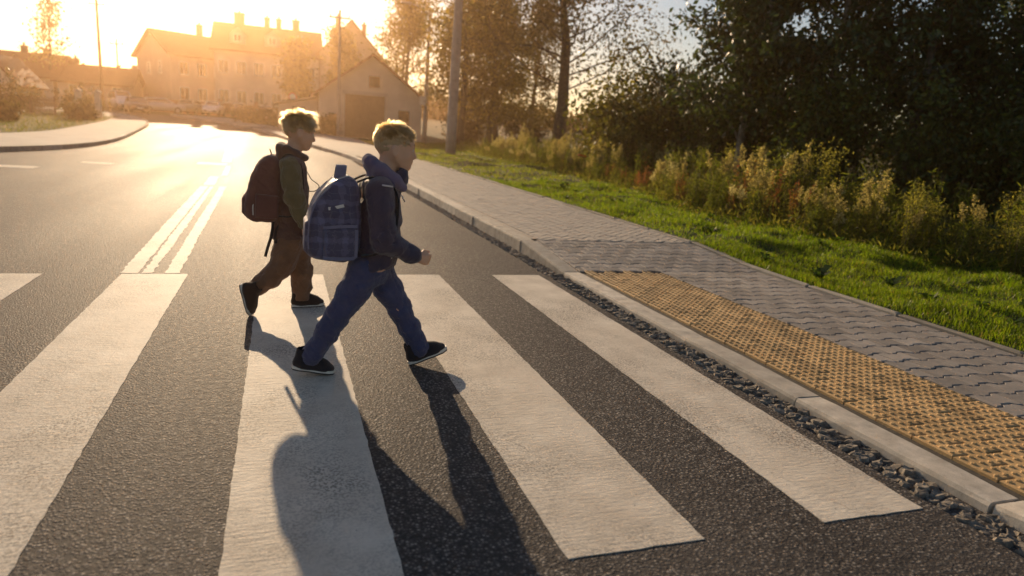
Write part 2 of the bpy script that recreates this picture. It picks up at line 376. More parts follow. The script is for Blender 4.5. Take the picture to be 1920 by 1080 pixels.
marking('lane_line', -1.50, -1.26, 19.8, 24.5, 37, shear=-.055)
marking('lane_line', -1.78, -1.52, 25.0, 35.0, 38, shear=-.075)
marking('give_way_dash', -5.6, -4.4, 15.0, 15.45, 39, ragged=.015)
marking('give_way_dash', -5.7, -4.9, 14.3, 14.6, 40, ragged=.015)
marking('give_way_dash', -4.1, -3.5, 17.0, 17.3, 41, ragged=.015)

# pavement body (joint sand shows between the blocks); edge strip of asphalt before the gutter
pavement = tag(ob('pavement', None), kind='structure')
yy = np.unique(np.concatenate([np.arange(-4, 9, .45), [5.66, 7.01], np.arange(9, 30, 1.5)]))
v, f = strip_sheet(np.stack([np.full(len(yy), 2.60), yy], -1), np.stack([np.full(len(yy), 4.70), yy], -1), 2, lambda x, y: pz(y) - .016)
ob('sand_bed', mesh('sand_bed', v, f, M['joint_sand']), pavement)
v, f = strip_sheet(EDGE[EDGE[:, 1] < 30] - [.19, 0], EDGE[EDGE[:, 1] < 30] + [.03, 0], 2, lambda x, y: zt(y) - .009)
ob('gutter_bed', mesh('gutter_bed', v, f, M['asphalt']), pavement)

# far apron right of the road: plain slab beyond the blocks
e2 = EDGE[(EDGE[:, 1] >= 24.5) & (EDGE[:, 1] < 72)]
rr = np.stack([np.interp(e2[:, 1], [24, 30, 44, 48, 56, 62, 72], [4.66, 4.6, 4.9, 4.2, 1.6, -1.2, -5]), e2[:, 1]], -1)
v, f = strip_sheet(e2 + [.15, 0], rr, 3, lambda x, y: zt(y) + .135 - .006 * (y < 25.2))
apron = tag(ob('far_pavement', mesh('far_pavement', v, f, M['pavement_far'])), kind='structure')

# --- kerb stones, one metre each
kerb = tag(ob('kerb', None), kind='structure')
def kerb_mesh(zl, zh, L=.99, w=.16, seed=0):
    """front face at x=0, back at w; top rounded towards the road; y from 0 to L with heights zl -> zh"""
    r = rs(seed); prof = [(0.0, -.12), (.004, -.02), (.012, -.004), (.03, 0.0), (w - .006, 0.0), (w, -.006), (w, -.12)]
    ny = 9; v = []
    for i in range(ny):
        t = i / (ny - 1); y = t * L; top = zl + (zh - zl) * t
        for j, (x, z) in enumerate(prof):
            e = .003 if i in (0, ny - 1) and j in (2, 3, 4, 5) else 0
            v.append((x + r.randn() * .0012, y, (top + z - e + r.randn() * .001) if z > -.1 else -.1))
    n = len(prof); f = [(i * n + j, i * n + j + 1, (i + 1) * n + j + 1, (i + 1) * n + j) for i in range(ny - 1) for j in range(n - 1)]
    f = [q[::-1] for q in f]; f += [tuple(range(n)), tuple(range(ny * n - 1, (ny - 1) * n - 1, -1))]
    return mesh('kerb_stone', v, f, M['kerb_concrete'], False)
kr = rs(5)
low = [kerb_mesh(.041, .041, L=1.019, seed=s) for s in range(3)]; high = [kerb_mesh(.13, .13, seed=s + 5) for s in range(3)]
ob('kerb_stone', kerb_mesh(.135, .041), kerb, (2.478, .575, 0))
for i in range(4): ob('kerb_stone', low[i % 3], kerb, (2.47 + kr.randn() * .004, 1.58 + i * 1.025, kr.randn() * .0015), (0, 0, kr.randn() * .002))
ob('kerb_stone', kerb_mesh(.041, .132, L=1.24), kerb, (2.472, 5.685, 0))
fr = EDGE[EDGE[:, 1] > 2]; y0 = 6.935; i = 0
Ls = np.concatenate([[0], np.cumsum(np.linalg.norm(np.diff(EDGE, axis=0), axis=1))]); s0 = np.interp(6.935, EDGE[:, 1], Ls)
while s0 + i < Ls[-1] - 14 and i < 66:
    a = np.array([np.interp(s0 + i, Ls, EDGE[:, k]) for k in (0, 1)]); b = np.array([np.interp(s0 + i + 1, Ls, EDGE[:, k]) for k in (0, 1)])
    ob('kerb_stone', high[i % 3], kerb, (a[0] + kr.randn() * .004, a[1], ztf(a[1])), (math.atan2(ztf(b[1]) - ztf(a[1]), 1), 0, math.atan2(b[1] - a[1], b[0] - a[0]) - math.pi / 2))
    i += 1

# --- gutter of rough broken setts
def lump(seed, n=9, sx=.05, sy=.04, h=.035):
    r = rs(seed); th = np.sort(np.linspace(0, 2 * math.pi, n, endpoint=False) + (r.rand(n) - .5) * .5); v = []
    R_ = .74 + .42 * r.rand(n)
    for k, z in ((1.02, -.03), (1.0, .0), (.93, h * .72), (.72, h * (.85 + .3 * r.rand()))):
        tl = r.randn(2) * .12
        for t, q in zip(th, R_):
            x, y = sx * k * q * math.cos(t), sy * k * q * math.sin(t); v.append((x, y, z + (tl[0] * x + tl[1] * y) * (z > 0) + (r.rand() - .5) * .010 * (z > 0)))
    v.append((r.randn() * .006, r.randn() * .006, h + (r.rand() - .5) * .006))
    f = [(i * n + j, i * n + (j + 1) % n, (i + 1) * n + (j + 1) % n, (i + 1) * n + j) for i in range(3) for j in range(n)]
    f += [(3 * n + j, 3 * n + (j + 1) % n, 4 * n) for j in range(n)]
    return mesh('gutter_stone', v, f, M['gutter_stone'], False)
gutter = tag(ob('gutter', None), kind='structure')
lm = [lump(s, n=8 + s % 3, sx=.030 + .014 * rs(s).rand(), sy=.024 + .011 * rs(s + 9).rand(), h=.007 + .008 * rs(s + 50).rand()) for s in range(14)]
gr = rs(77); y = 1.02; cnt = 0; rest_v, rest_f, rn = [], [], 0
while y < 24:
    for k in range(3):
        x = 2.338 + k * .050 + gr.randn() * .007; yj = y + gr.randn() * .010 + k * .021
        me = lm[gr.randint(14)]; rz = gr.randn() * .5 + (math.pi if gr.rand() < .5 else 0); z = -.009 + gr.randn() * .003 + ztf(yj); tx, ty = gr.randn(2) * .035
        if gr.rand() < .04: continue
        if cnt < 292:
            o = ob('gutter_stone', me, gutter, (x, yj, z), (tx, ty, rz), (1, 1, .9 + .3 * gr.rand())); cnt += 1
        else:
            vv = np.array([p.co for p in me.vertices]); c, s = math.cos(rz), math.sin(rz)
            vv = vv @ np.array([[c, s, 0], [-s, c, 0], [0, 0, 1]]) + [x, yj, z]; rest_v.append(vv)
            rest_f += [tuple(i + rn for i in p.vertices) for p in me.polygons]; rn += len(vv)
    y += .052 + gr.rand() * .010
tag(ob('gutter_stones_far', mesh('gutter_stones_far', np.concatenate(rest_v), rest_f, M['gutter_stone']), gutter), kind='stuff')

# --- yellow tactile bricks, 200 x 100 mm with two by four domes
def chamfer_prism(poly, top, h, ch, mb=None):
    mb = mb or MB(); poly = np.asarray(poly, float); c = poly.mean(0); n = len(poly)
    d = poly - c; inner = c + np.sign(d) * np.maximum(np.abs(d) - ch, 0)
    if n > 4: inner[:, 0] = c[0] + d[:, 0] * (1 - ch / np.abs(d[:, 0]).max())
    v = np.concatenate([np.c_[poly, np.full(n, top - h)], np.c_[poly, np.full(n, top - ch * .8)], np.c_[inner, np.full(n, top)]])
    f = [(i, (i + 1) % n, n + (i + 1) % n, n + i) for i in range(n)] + [(n + i, n + (i + 1) % n, 2 * n + (i + 1) % n, 2 * n + i) for i in range(n)]
    mb.add(v, f + [tuple(range(2 * n, 3 * n))]); return mb
def tactile_mesh(L0=-.0968, L1=.0968, x0=-.0482, x1=.0482):
    mb = chamfer_prism([(x0, L0), (x1, L0), (x1, L1), (x0, L1)], 0, .05, .0055)
    for i in range(2):
        for j in range(4):
            cx, cy = -.025 + .05 * i, -.075 + .05 * j
            if not (L0 < cy - .012 and cy + .012 < L1): continue
            th = np.linspace(0, 2 * math.pi, 8, endpoint=False); v = []
            for r, z in ((.0128, -.001), (.0108, .0042), (.006, .0060)):
                v += [(cx + r * math.cos(t), cy + r * math.sin(t), z) for t in th]
            f = [(a * 8 + q, a * 8 + (q + 1) % 8, a * 8 + 8 + (q + 1) % 8, a * 8 + 8 + q) for a in range(2) for q in range(8)] + [tuple(range(16, 24))]
            mb.add(v, f)
    return mb.build('tactile_brick', M['tactile_concrete'])
tm = tactile_mesh(); tmh = tactile_mesh(L0=.002); tmh2 = tactile_mesh(L1=-.002)
tr = rs(91)
for c in range(8):
    x = 2.682 + .05 + c * .0995; st = 0 if c % 2 else .1
    for k in range(-6, 24):
        y = .9 + st + k * .2
        if y - .1 < .85 or y > 5.71: continue
        me = tm
        if y + .1 > 5.72: me = tmh2
        o = ob('tactile_brick', me, pavement, (x + tr.randn() * .0008, y, float(pz(y)) + tr.randn() * .0012), (tr.randn() * .006, tr.randn() * .006, tr.randn() * .004))

# --- grey double-T blocks, rows running across the pavement
w1, w2 = .0825, .0575; g = .0027
def behaton(xa=-.1, xb=.1):
    up = [(-.1, w1), (-.064, w1), (-.036, w2), (.036, w2), (.064, w1), (.1, w1)]
    xs = np.array([p[0] for p in up]); ws = np.array([p[1] for p in up])
    px = sorted(set([xa] + [x for x in xs if xa < x < xb] + [xb])); pw = np.interp(px, xs, ws) - g
    px = list(px); px[0] += g; px[-1] -= g
    poly = [(x, -w) for x, w in zip(px, pw)] + [(x, w) for x, w in zip(px[::-1], pw[::-1])]
    return chamfer_prism(poly, 0, .05, .0075).build('paving_block', M['paver_concrete'])
bm_full = behaton(); cache = {}
pr = rs(17); jobs = []
for row in range(0, 60):
    y = 1.13 + row * .14
    if y > 7.0: break
    off = .1 if row % 2 else 0.0
    xl = 3.482 if y < 5.69 else 2.64
    xr = 4.645; k = math.floor((xl - 2.6 - off) / .2) 
    x = 2.6 + off + .1 + k * .2
    while x - .1 < xr - .02:
        a, b = max(-.1, round(xl - x, 3)), min(.1, round(xr - x, 3))
        if b - a > .03: jobs.append((x, y, a, b))
        x += .2
jobs.sort(key=lambda j: (j[1] < 2.0, abs(j[1] - 3.6)))
far_mb = MB(); cnt = 0
for x, y, a, b in jobs:
    tl = math.atan2(float(pz(y + .1) - pz(y - .1)), .2)
    if (a, b) not in cache: cache[(a, b)] = bm_full if (a, b) == (-.1, .1) else behaton(a, b)
    me = cache[(a, b)]; z = float(pz(y)) + pr.randn() * .0012
    if cnt < 298:
        ob('paving_block', me, pavement, (x, y, z), (tl + pr.randn() * .008, pr.randn() * .008, pr.randn() * .003)); cnt += 1
    else:
        far_mb.add(np.array([p.co for p in me.vertices]) + [x, y, z], [tuple(p.vertices) for p in me.polygons])
tag(ob('paving_blocks_rest', far_mb.build('paving_blocks_rest', M['paver_concrete']), pavement), kind='stuff')
# --- smaller rectangular blocks laid aslant beyond the crossing
def aslant():
    V, F, n = [], [], 0; r = rs(3); ang = math.radians(45); ca, sa = math.cos(ang), math.sin(ang); u = .1
    for i in range(-90, 90):
        for j in range(-90, 90):
            k = (i - j) % 4                                # herringbone of two-by-one bricks
            if k == 0: w, h = .2, .1
            elif k == 3: w, h = .1, .2
            else: continue
            cx, cy = i * u + w / 2, j * u + h / 2
            X, Y = cx * ca - cy * sa + 3.65, cx * sa + cy * ca + 13
            if not (2.64 < X < 4.70 and 6.88 < Y < 25): continue
            hw, hh = w / 2 - .0022, h / 2 - .0022; c = .005
            z = float(pz(Y)) + r.randn() * .0014; tx, ty = r.randn(2) * .008
            for q, zz in enumerate((-.012, -c, 0)):
                for (sx, sy) in ((-1, -1), (1, -1), (1, 1), (-1, 1)):
                    ex, ey = (hw - (c if q == 2 else 0)) * sx, (hh - (c if q == 2 else 0)) * sy
                    V.append((min(max((cx + ex) * ca - (cy + ey) * sa + 3.65, 2.706 - .002 * q), 4.648 + .002 * q), max((cx + ex) * sa + (cy + ey) * ca + 13, 6.962 + .002 * q), z + zz + tx * ex + ty * ey))
            for q in (0, 1):
                for a in range(4): F.append((n + q * 4 + a, n + q * 4 + (a + 1) % 4, n + q * 4 + 4 + (a + 1) % 4, n + q * 4 + 4 + a))
            F.append((n + 8, n + 9, n + 10, n + 11)); n += 12
    return mesh('slant_blocks', V, np.array(F), M['paver_far'])
tag(ob('slant_blocks', aslant(), pavement), kind='stuff')
mb = MB()
v, f = strip_sheet([(2.62, y) for y in np.arange(7.02, 25.3, .6)], [(2.70, y) for y in np.arange(7.02, 25.3, .6)], 1, lambda x, y: pz(y) - .001)
ob('border_course', mesh('border_course', v, f, M['paver_far']), pavement)

# --- thin edging slabs between blocks and lawn
edging = tag(ob('edging', None), kind='structure'); er = rs(8)
for i in range(24):
    y = 1.0 + i * 1.0
    za, zb = float(pz(y)) + .018, float(pz(y + .985)) + .018
    v = []
    for t in (0, .02, .5, .98, 1):
        for x, dz in ((0, -.12), (0, -.008), (.008, 0), (.06, 0), (.068, -.008), (.068, -.12)):
            e = -.004 if t in (0, 1) else er.randn() * .0015
            v.append((4.655 + x + er.randn() * .001, y + t * .985, za + (zb - za) * t + dz + e + (pz(y + t) - (za + (zb - za) * t - .018) if 5 < y < 7.5 and 0 < t < 1 else 0) * 0))
    f = [(a * 6 + b, (a + 1) * 6 + b, (a + 1) * 6 + b + 1, a * 6 + b + 1) for a in range(4) for b in range(5)] + [tuple(range(6)), tuple(range(29, 23, -1))]
    o = ob('edging_slab', mesh('edging_slab', v, f, M['edging_concrete']), edging, (er.randn() * .006, 0, er.randn() * .004), (0, 0, er.randn() * .0008))

# --- pavement island on the far side of the junction
ISL = smooth_line([(-30, -2), (-14, 9), (-9.2, 13.4), (-7.1, 16.8), (-6.25, 19.2), (-5.66, 21), (-5.35, 24), (-5.6, 28.7), (-6.7, 38), (-8.3, 52.6), (-10.5, 62), (-14, 67), (-24, 71), (-40, 73)], .9)
INN = np.stack([np.interp(np.linspace(0, 1, len(ISL)), np.linspace(0, 1, 9), c) for c in ((-34, -17, -12, -9.4, -8.6, -8.75, -9.7, -12.2, -44), (2, 13, 18, 23.4, 28, 33, 41, 60, 66))], -1)
INN = smooth_line([(-34, 2), (-17, 13), (-11.5, 19.5), (-8.7, 25.5), (-8.5, 31), (-9.6, 40), (-11.3, 58), (-15, 63), (-26, 66), (-42, 68)], .9)
tt = np.linspace(0, 1, 120); rs_ = lambda P: np.stack([np.interp(tt, np.linspace(0, 1, len(P)), P[:, k]) for k in (0, 1)], -1)
isl, inn = rs_(ISL), rs_(INN)
v, f = strip_sheet(inn, isl, 4, lambda x, y: zt(y) + .12)
tag(ob('side_pavement', mesh('side_pavement', v, f, M['pavement_far'])), kind='structure')
isl_kerb = tag(ob('side_kerb', None), kind='structure')
Ls = np.concatenate([[0], np.cumsum(np.linalg.norm(np.diff(ISL, axis=0), axis=1))])
for i in range(14, int(Ls[-1]) - 12):
    a = np.array([np.interp(i, Ls, ISL[:, k]) for k in (0, 1)]); b = np.array([np.interp(i + 1, Ls, ISL[:, k]) for k in (0, 1)])
    ang = math.atan2(b[1] - a[1], b[0] - a[0])
    ob('kerb_stone', high[i % 3], isl_kerb, (b[0], b[1], ztf(b[1])), (0, 0, ang + math.pi / 2))
bk = np.stack([inn[:, 0] - 60, inn[:, 1] + 10], -1)
v, f = strip_sheet(bk, inn, 20, lambda x, y: zt(y) + .11 + .06 * (vnoise(x, y, 3, 1.3) - .5))
tag(ob('side_lawn', mesh('side_lawn', v, f, M['lawn_soil'], True)), kind='structure')

# --- lawn on the right
def lawn_z(x, y):
    e = np.clip((x - 4.72) / .5, 0, 1)
    b = (vnoise(x, y, 1, .55) - .5) * .14 + (vnoise(x, y, 2, .22) - .5) * .06 + (vnoise(x, y, 4, 1.9) - .5) * .10
    return pz(np.maximum(y, 1.5)) + .012 + e * (.03 + b) + np.clip(x - 6.2, 0, 12) * .012
lx = np.concatenate([np.arange(4.722, 7.6, .07), np.arange(7.6, 13, .4), np.arange(13, 80, 4.)])
ly = np.concatenate([np.arange(-4, 1.6, .5), np.arange(1.6, 14, .07), np.arange(14, 30, .3), np.arange(30, 44, .8)])
v, f = grid_sheet(lx, ly, lawn_z)
lawn = tag(ob('lawn', mesh('lawn', v, f, M['lawn_soil'], True)), kind='structure')
v, f = grid_sheet(np.concatenate([np.arange(4.95, 14, .8), np.arange(14, 90, 5.)]), np.arange(43.2, 50, .8), lambda x, y: zt(y) + .12 + (vnoise(x, y, 3, 1.3) - .5) * .12)
tag(ob('far_lawn', mesh('far_lawn', v, f, M['lawn_soil'], True)), kind='structure')

# ---------------------------------------------------------------- vegetation
def leaf_quads(P, size, rng, colA, colB, droop=.3, aspect=.5, colvar=.25):
    """rhombic leaves folded along the midrib"""
    n = len(P); d = rng.randn(n, 3); d[:, 2] -= droop; d /= np.linalg.norm(d, axis=1)[:, None]
    s = np.cross(d, rng.randn(n, 3)); s /= np.linalg.norm(s, axis=1)[:, None] + 1e-9; nn = np.cross(d, s)
    L = (size * (.6 + .8 * rng.rand(n)))[:, None]; w = L * aspect * .5
    v = np.stack([P, P + d * L * .5 + s * w + nn * L * .08, P + d * L, P + d * L * .5 - s * w + nn * L * .08], 1).reshape(-1, 3)
    f = np.arange(4 * n).reshape(n, 4); t = rng.rand(n, 1); c = np.asarray(colA) * (1 - t) + np.asarray(colB) * t
    c = c * (1 + colvar * rng.randn(n, 1)).clip(.35, 1.8); return v, f, np.repeat(c, 4, 0)
def branch_path(a, d, L, rng, n=6, wob=.12, up=0.0):
    p = [np.array(a, float)]; d = np.array(d, float); d /= np.linalg.norm(d)
    for i in range(n):
        d = d + rng.randn(3) * wob + np.array([0, 0, up]); d /= np.linalg.norm(d); p.append(p[-1] + d * L / n)
    return np.array(p)
def make_tree(name, label, loc, H, r0, seed, c0=.3, spread=.35, nb=16, leaves=9000, lsize=.11, colA=(.06, .08, .02), colB=(.10, .11, .03), leafm='leaf', barkm='bark', sig=.28, up=.05, group=None, cat='tree', lean=(0, 0), clear=.0, twigs=5):
    rng = rs(seed); root = thing(name, label, cat, loc, group=group); mb = MB()
    tp = branch_path((0, 0, -.1), (lean[0], lean[1], 1), H * .97, rng, 9, .035, .02); tr_ = r0 * (1 - np.linspace(0, 1, 10) ** .9 * .88); tr_[0] *= 1.35
    mb.tube(tp, tr_, 9); anchors = []; wts = []
    for b in range(nb):
        t = c0 + (1 - c0) * (b + rng.rand()) / nb; t = min(t, .985); i = t * 9; i0 = int(i); a = tp[i0] + (tp[min(i0 + 1, 9)] - tp[i0]) * (i - i0)
        az = b * 2.4 + rng.rand(); rel = (t - c0) / (1 - c0); L = H * spread * (1.0 - .72 * rel) * (.7 + .6 * rng.rand())
        bp = branch_path(a, (math.cos(az), math.sin(az), .25 + .7 * rel + rng.rand() * .3), L, rng, 6, .16, up)
        rb = max(.008, min(r0 * (1 - t * .8) * .42, .055)); mb.tube(bp, np.linspace(rb, rb * .15, 7), 5, False)
        for q in range(twigs):
            u = .3 + .7 * (q + rng.rand()) / twigs; k = min(int(u * 6), 5); s0 = bp[k] + (bp[k + 1] - bp[k]) * (u * 6 - k)
            tw = branch_path(s0, rng.randn(3) * [1, 1, .6] + (bp[-1] - bp[0]) / L * .8, L * .38 * (.6 + .6 * rng.rand()), rng, 4, .25, -.04)
            mb.tube(tw, np.linspace(rb * .28, .003, 5), 3, False); anchors.append(tw); wts.append(np.linalg.norm(tw[-1] - tw[0]))
    ob('trunk', mb.build('trunk', M[barkm], True), root)
    A = np.array(anchors); pick = rng.randint(0, len(A), leaves); u = rng.rand(leaves) ** .7 * 3.999; k = u.astype(int)
    P = A[pick, k] + (A[pick, k + 1] - A[pick, k]) * (u - k)[:, None] + rng.randn(leaves, 3) * sig * np.array([1, 1, .8])
    P = P[P[:, 2] > clear]
    shade = (.75 + .5 * rng.rand(len(A)))[pick][:len(P)]
    v, f, c = leaf_quads(P, lsize, rng, colA, colB); c = c * np.repeat(shade, 4)[:, None]
    ob('crown', mesh('crown', v, f, M[leafm], col=c), root); return root
def make_shrub(name, label, loc, rx, ry, H, seed, leaves=5000, lsize=.09, colA=(.05, .065, .02), colB=(.09, .10, .03), leafm='leaf', group=None, stems=9, cat='shrub', low=.08, lump=.35):
    rng = rs(seed); root = thing(name, label, cat, loc, group=group); mb = MB(); tips = []
    for i in range(stems):
        az = i * 2.4 + rng.rand(); q = math.sqrt(rng.rand())
        tgt = np.array([rx * q * math.cos(az), ry * q * math.sin(az), H * (.55 + .45 * rng.rand()) * (1 - .35 * q * q)])
        p = np.array([np.array([tgt[0] * .12, tgt[1] * .12, -.05]) * (1 - t) ** 1 + tgt * t + rng.randn(3) * .03 * H * (0 < t < 1) for t in np.linspace(0, 1, 7)])
        mb.tube(p, np.linspace(.012 + .006 * H, .004, 7), 5, False); tips.append(p)
    ob('stems', mb.build('stems', M['bark'], True), root)
    cl = []                                                # leaf clumps around the stems, lumpy outline
    for p in tips:
        for t in np.linspace(low, 1, 9):
            i = t * 6; k = min(int(i), 5); c = p[k] + (p[k + 1] - p[k]) * (i - k); cl.append(c + rng.randn(3) * np.array([rx, ry, H * .5]) * .16)
    cl = np.array(cl); pick = rng.randint(0, len(cl), leaves); sg = lump * (rx + ry + H) / 3 * .42
    P = cl[pick] + rng.randn(leaves, 3) * sg * (.5 + .8 * rng.rand(len(cl)))[pick][:, None]
    ok = P[:, 2] > .03; P = P[ok]; shade = (.7 + .6 * rng.rand(len(cl)))[pick][ok]
    v, f, c = leaf_quads(P, lsize, rng, colA, colB); c = c * np.repeat(shade, 4)[:, None]
    ob('foliage', mesh('foliage', v, f, M[leafm], col=c), root); return root

# grass blades on the lawn (nobody could count them)
def grass(name, n, xr, yr, hmin, hmax, w, seed, dens=None, zf=lawn_z, colA=(.105, .18, .010), colB=(.23, .27, .020), parent=None):
    rng = rs(seed); x = xr[0] + (xr[1] - xr[0]) * rng.rand(n); y = yr[0] + (yr[1] - yr[0]) * rng.rand(n)
    tuft = vnoise(x, y, 11, .35) * .6 + vnoise(x, y, 12, .11) * .4
    keep = rng.rand(n) < (.25 + 1.1 * tuft)
    if dens is not None: keep &= rng.rand(n) < dens(x, y)
    x, y, tuft = x[keep], y[keep], tuft[keep]; n = len(x)
    h = (hmin + (hmax - hmin) * rng.rand(n) ** 1.6) * (.55 + .9 * tuft); az = rng.rand(n) * 6.283; b = .25 + .7 * rng.rand(n)
    base = np.stack([x, y, zf(x, y) - .008], -1); dv = np.stack([np.cos(az), np.sin(az), np.zeros(n)], -1); sv = np.stack([-np.sin(az), np.cos(az), np.zeros(n)], -1)
    rz = rng.rand(n, 1) * 6.28; sv = sv * np.cos(rz) + dv * np.sin(rz); W_ = (w * (.6 + .8 * rng.rand(n)))[:, None]; h = h[:, None]; b = b[:, None]
    mid = base + dv * h * b * .35 + [0, 0, 1] * h * .62; tip = base + dv * h * b + [0, 0, 1] * h * (1 - .35 * b)
    v = np.stack([base - sv * W_, base + sv * W_, mid + sv * W_ * .75, mid - sv * W_ * .75, tip], 1).reshape(-1, 3); i = np.arange(n)[:, None] * 5
    t = (rng.rand(n, 1) * .7 + .3 * vnoise(x, y, 5, .8)[:, None]); c = np.asarray(colA) * (1 - t) + np.asarray(colB) * t
    dry = rng.rand(n, 1) < .07; c = np.where(dry, np.array([.24, .19, .08]), c) * (1 + .2 * rng.randn(n, 1)).clip(.5, 1.6)
    o = ob(name, mesh(name, v, [i + [0, 1, 2, 3], i + [3, 2, 4]], M['grass_blade'], col=np.repeat(c, 5, 0)), parent); return o
edge_d = lambda x, y: np.clip((x - 4.71) / .12 + .35, 0, 1)
g1 = grass('grass', 110000, (4.70, 8.2), (2.4, 7.0), .035, .10, .0026, 1, edge_d)
tag(g1, 'short bright green grass along the block pavement', 'grass', kind='stuff')
g2 = grass('grass', 80000, (4.70, 9.2), (7.0, 16.0), .04, .11, .0042, 2, edge_d); tag(g2, 'sunlit mown grass beside the middle of the pavement', 'grass', kind='stuff')
g3 = grass('grass', 42000, (4.70, 12.0), (16.0, 44.0), .05, .13, .008, 3, edge_d, colA=(.12, .17, .014), colB=(.24, .25, .03)); tag(g3, 'yellow green grass strip around the near lamp pole', 'grass', kind='stuff')
g4 = grass('grass', 26000, (-26, -8.2), (22, 60), .05, .16, .012, 4, lambda x, y: (x < np.interp(y, [19.5, 25.5, 31, 40, 58], [-11.5, -8.8, -8.6, -9.7, -11.4])) * 1.0, zf=lambda x, y: zt(y) + .12, colA=(.07, .10, .012), colB=(.13, .14, .03)); tag(g4, 'rough grass behind the far left pavement', 'grass', kind='stuff')
# dandelion-like broad tufts on the lawn
def broad_tuft(seed, n=16, L=.12):
    r = rs(seed); V, F, C = [], [], []; k = 0
    for i in range(n):
        az = r.rand() * 6.28; b = .3 + .6 * r.rand(); l = L * (.6 + .7 * r.rand()); d = np.array([math.cos(az), math.sin(az), 0]); s = np.array([-d[1], d[0], 0]) * l * .13
        P = [np.zeros(3), d * l * .3 * b + [0, 0, l * .35], d * l * .7 * b + [0, 0, l * .55], d * l * b + [0, 0, l * .5]]
        V += [P[0], P[1] - s * .8, P[1] + s * .8, P[2] - s, P[2] + s, P[3]]; F += [(k, k + 1, k + 2), (k + 1, k + 3, k + 4), (k + 1, k + 4, k + 2), (k + 3, k + 5, k + 4)]; k += 6
        C += [np.array([.05, .085, .015]) * (.7 + .7 * r.rand())] * 6
    return mesh('weed_tuft', V, np.array(F), M['grass_blade'], col=np.array(C))
tf = [broad_tuft(s, 14 + s, .10 + .02 * s) for s in range(4)]; r = rs(66)
for i in range(46):
    y = 2.3 + 16 * r.rand() ** 1.4; x = 4.95 + (1.9 + .02 * y) * r.rand()
    tag(ob('weed_tuft', tf[i % 4], None, (x, y, float(lawn_z(x, y)) - .01), (0, 0, r.rand() * 6.28), (.8 + r.rand() * .7,) * 3), 'small broad-leaved weed tuft growing in the mown grass', 'plant', 'weed tufts in the lawn')

# tall dry weeds
def weed_variant(kind, seed):
    """returns (stem mesh, leaf mesh, head mesh or None)"""
    r = rs(seed); H = dict(gold=1.25, green=1.15, red=.85, yellow=1.05, seed=1.3)[kind] * (.85 + .3 * r.rand()); mb = MB(); LP = []; HP = []
    ns = dict(gold=5, green=7, red=6, yellow=7, seed=4)[kind]
    for i in range(ns):
        b = r.randn(2) * .10; d = np.array([r.randn() * .05, r.randn() * .05, 1]); h = H * (.7 + .3 * r.rand()); p = branch_path((b[0], b[1], -.05), d, h, r, 6, .06, .05); mb.tube(p, np.linspace(.006, .002, 7), 4, False)
        for t in np.linspace(.12, .9 if kind in ('green', 'yellow') else .75, 16 if kind != 'seed' else 7):
            k = min(int(t * 6), 5); c = p[k] + (p[k + 1] - p[k]) * (t * 6 - k)
            for q in range(3): LP.append(c + r.randn(3) * .012)
        if kind in ('gold', 'seed'):                       # plume of small seed heads on arching side shoots
            for s in range(10 if kind == 'gold' else 6):
                t = .68 + .32 * s / 10; k = min(int(t * 6), 5); c = p[k] + (p[k + 1] - p[k]) * (t * 6 - k); az = s * 2.4; L = .17 * (1.15 - t) * 2.2 * (.6 + .6 * r.rand())
                tip = c + np.array([math.cos(az) * L * .55, math.sin(az) * L * .55, L * .55])
                for u in np.linspace(.15, 1, 11): HP.append(c + (tip - c) * u + [0, 0, -.10 * L * u * u] + r.randn(3) * .010)
        if kind == 'red':
            for u in np.linspace(.45, 1, 26): k = min(int(u * 6), 5); HP.append(p[k] + (p[k + 1] - p[k]) * (u * 6 - k) + r.randn(3) * .022)
        if kind == 'yellow':
            for s in range(30): HP.append(p[-1] + r.randn(3) * [.07, .07, .09])
    stem = mb.build('stem', M['stem'], True)
    cA, cB = dict(gold=((.13, .14, .03), (.24, .21, .06)), green=((.08, .105, .016), (.17, .175, .03)), red=((.16, .08, .04), (.2, .11, .05)), yellow=((.10, .115, .015), (.19, .17, .02)), seed=((.15, .11, .05), (.2, .16, .08)))[kind]
    v, f, c = leaf_quads(np.array(LP), dict(gold=.085, green=.10, red=.08, yellow=.075, seed=.06)[kind], r, cA, cB, droop=.1, aspect=.17)
    lm_ = mesh('leaves', v, f, M['dry_weed'], col=c); hm = None
    if HP:
        cA, cB = dict(gold=((.29, .235, .125), (.43, .36, .22)), red=((.27, .075, .04), (.34, .13, .06)), yellow=((.20, .19, .05), (.32, .28, .08)), seed=((.33, .27, .18), (.55, .5, .4)))[kind]
        HP = np.repeat(np.array(HP), 2, 0) + r.randn(len(HP) * 2, 3) * .006
        v, f, c = leaf_quads(HP, .030 if kind != 'red' else .026, r, cA, cB, droop=0, aspect=.55); hm = mesh('seed_head', v, f, M['dry_weed'], col=c)
    return stem, lm_, hm
m_noise('stem', (.12, .09, .045), (.2, .15, .08), 20, .8, 0); M = MAT
KV = {k: [weed_variant(k, 300 + 10 * i + j) for j in range(4)] for i, k in enumerate(('gold', 'green', 'red', 'yellow', 'seed'))}
KN = dict(gold=('goldenrod', 'dry goldenrod with a feathery beige plume in the weed strip', 'dry goldenrod in the weed strip'),
          green=('leafy_weed', 'tall green leafy weed in the strip beside the lawn', 'green weeds in the weed strip'),
          red=('dock_plant', 'rusty red dock plant gone to seed among the weeds', 'red dock plants among the weeds'),
          yellow=('tansy_plant', 'bushy yellow green weed at the right end of the weed strip', 'yellow weeds at the right end'),
          seed=('thistle', 'dry pale thistle standing above the other weeds', 'dry thistles above the weeds'))
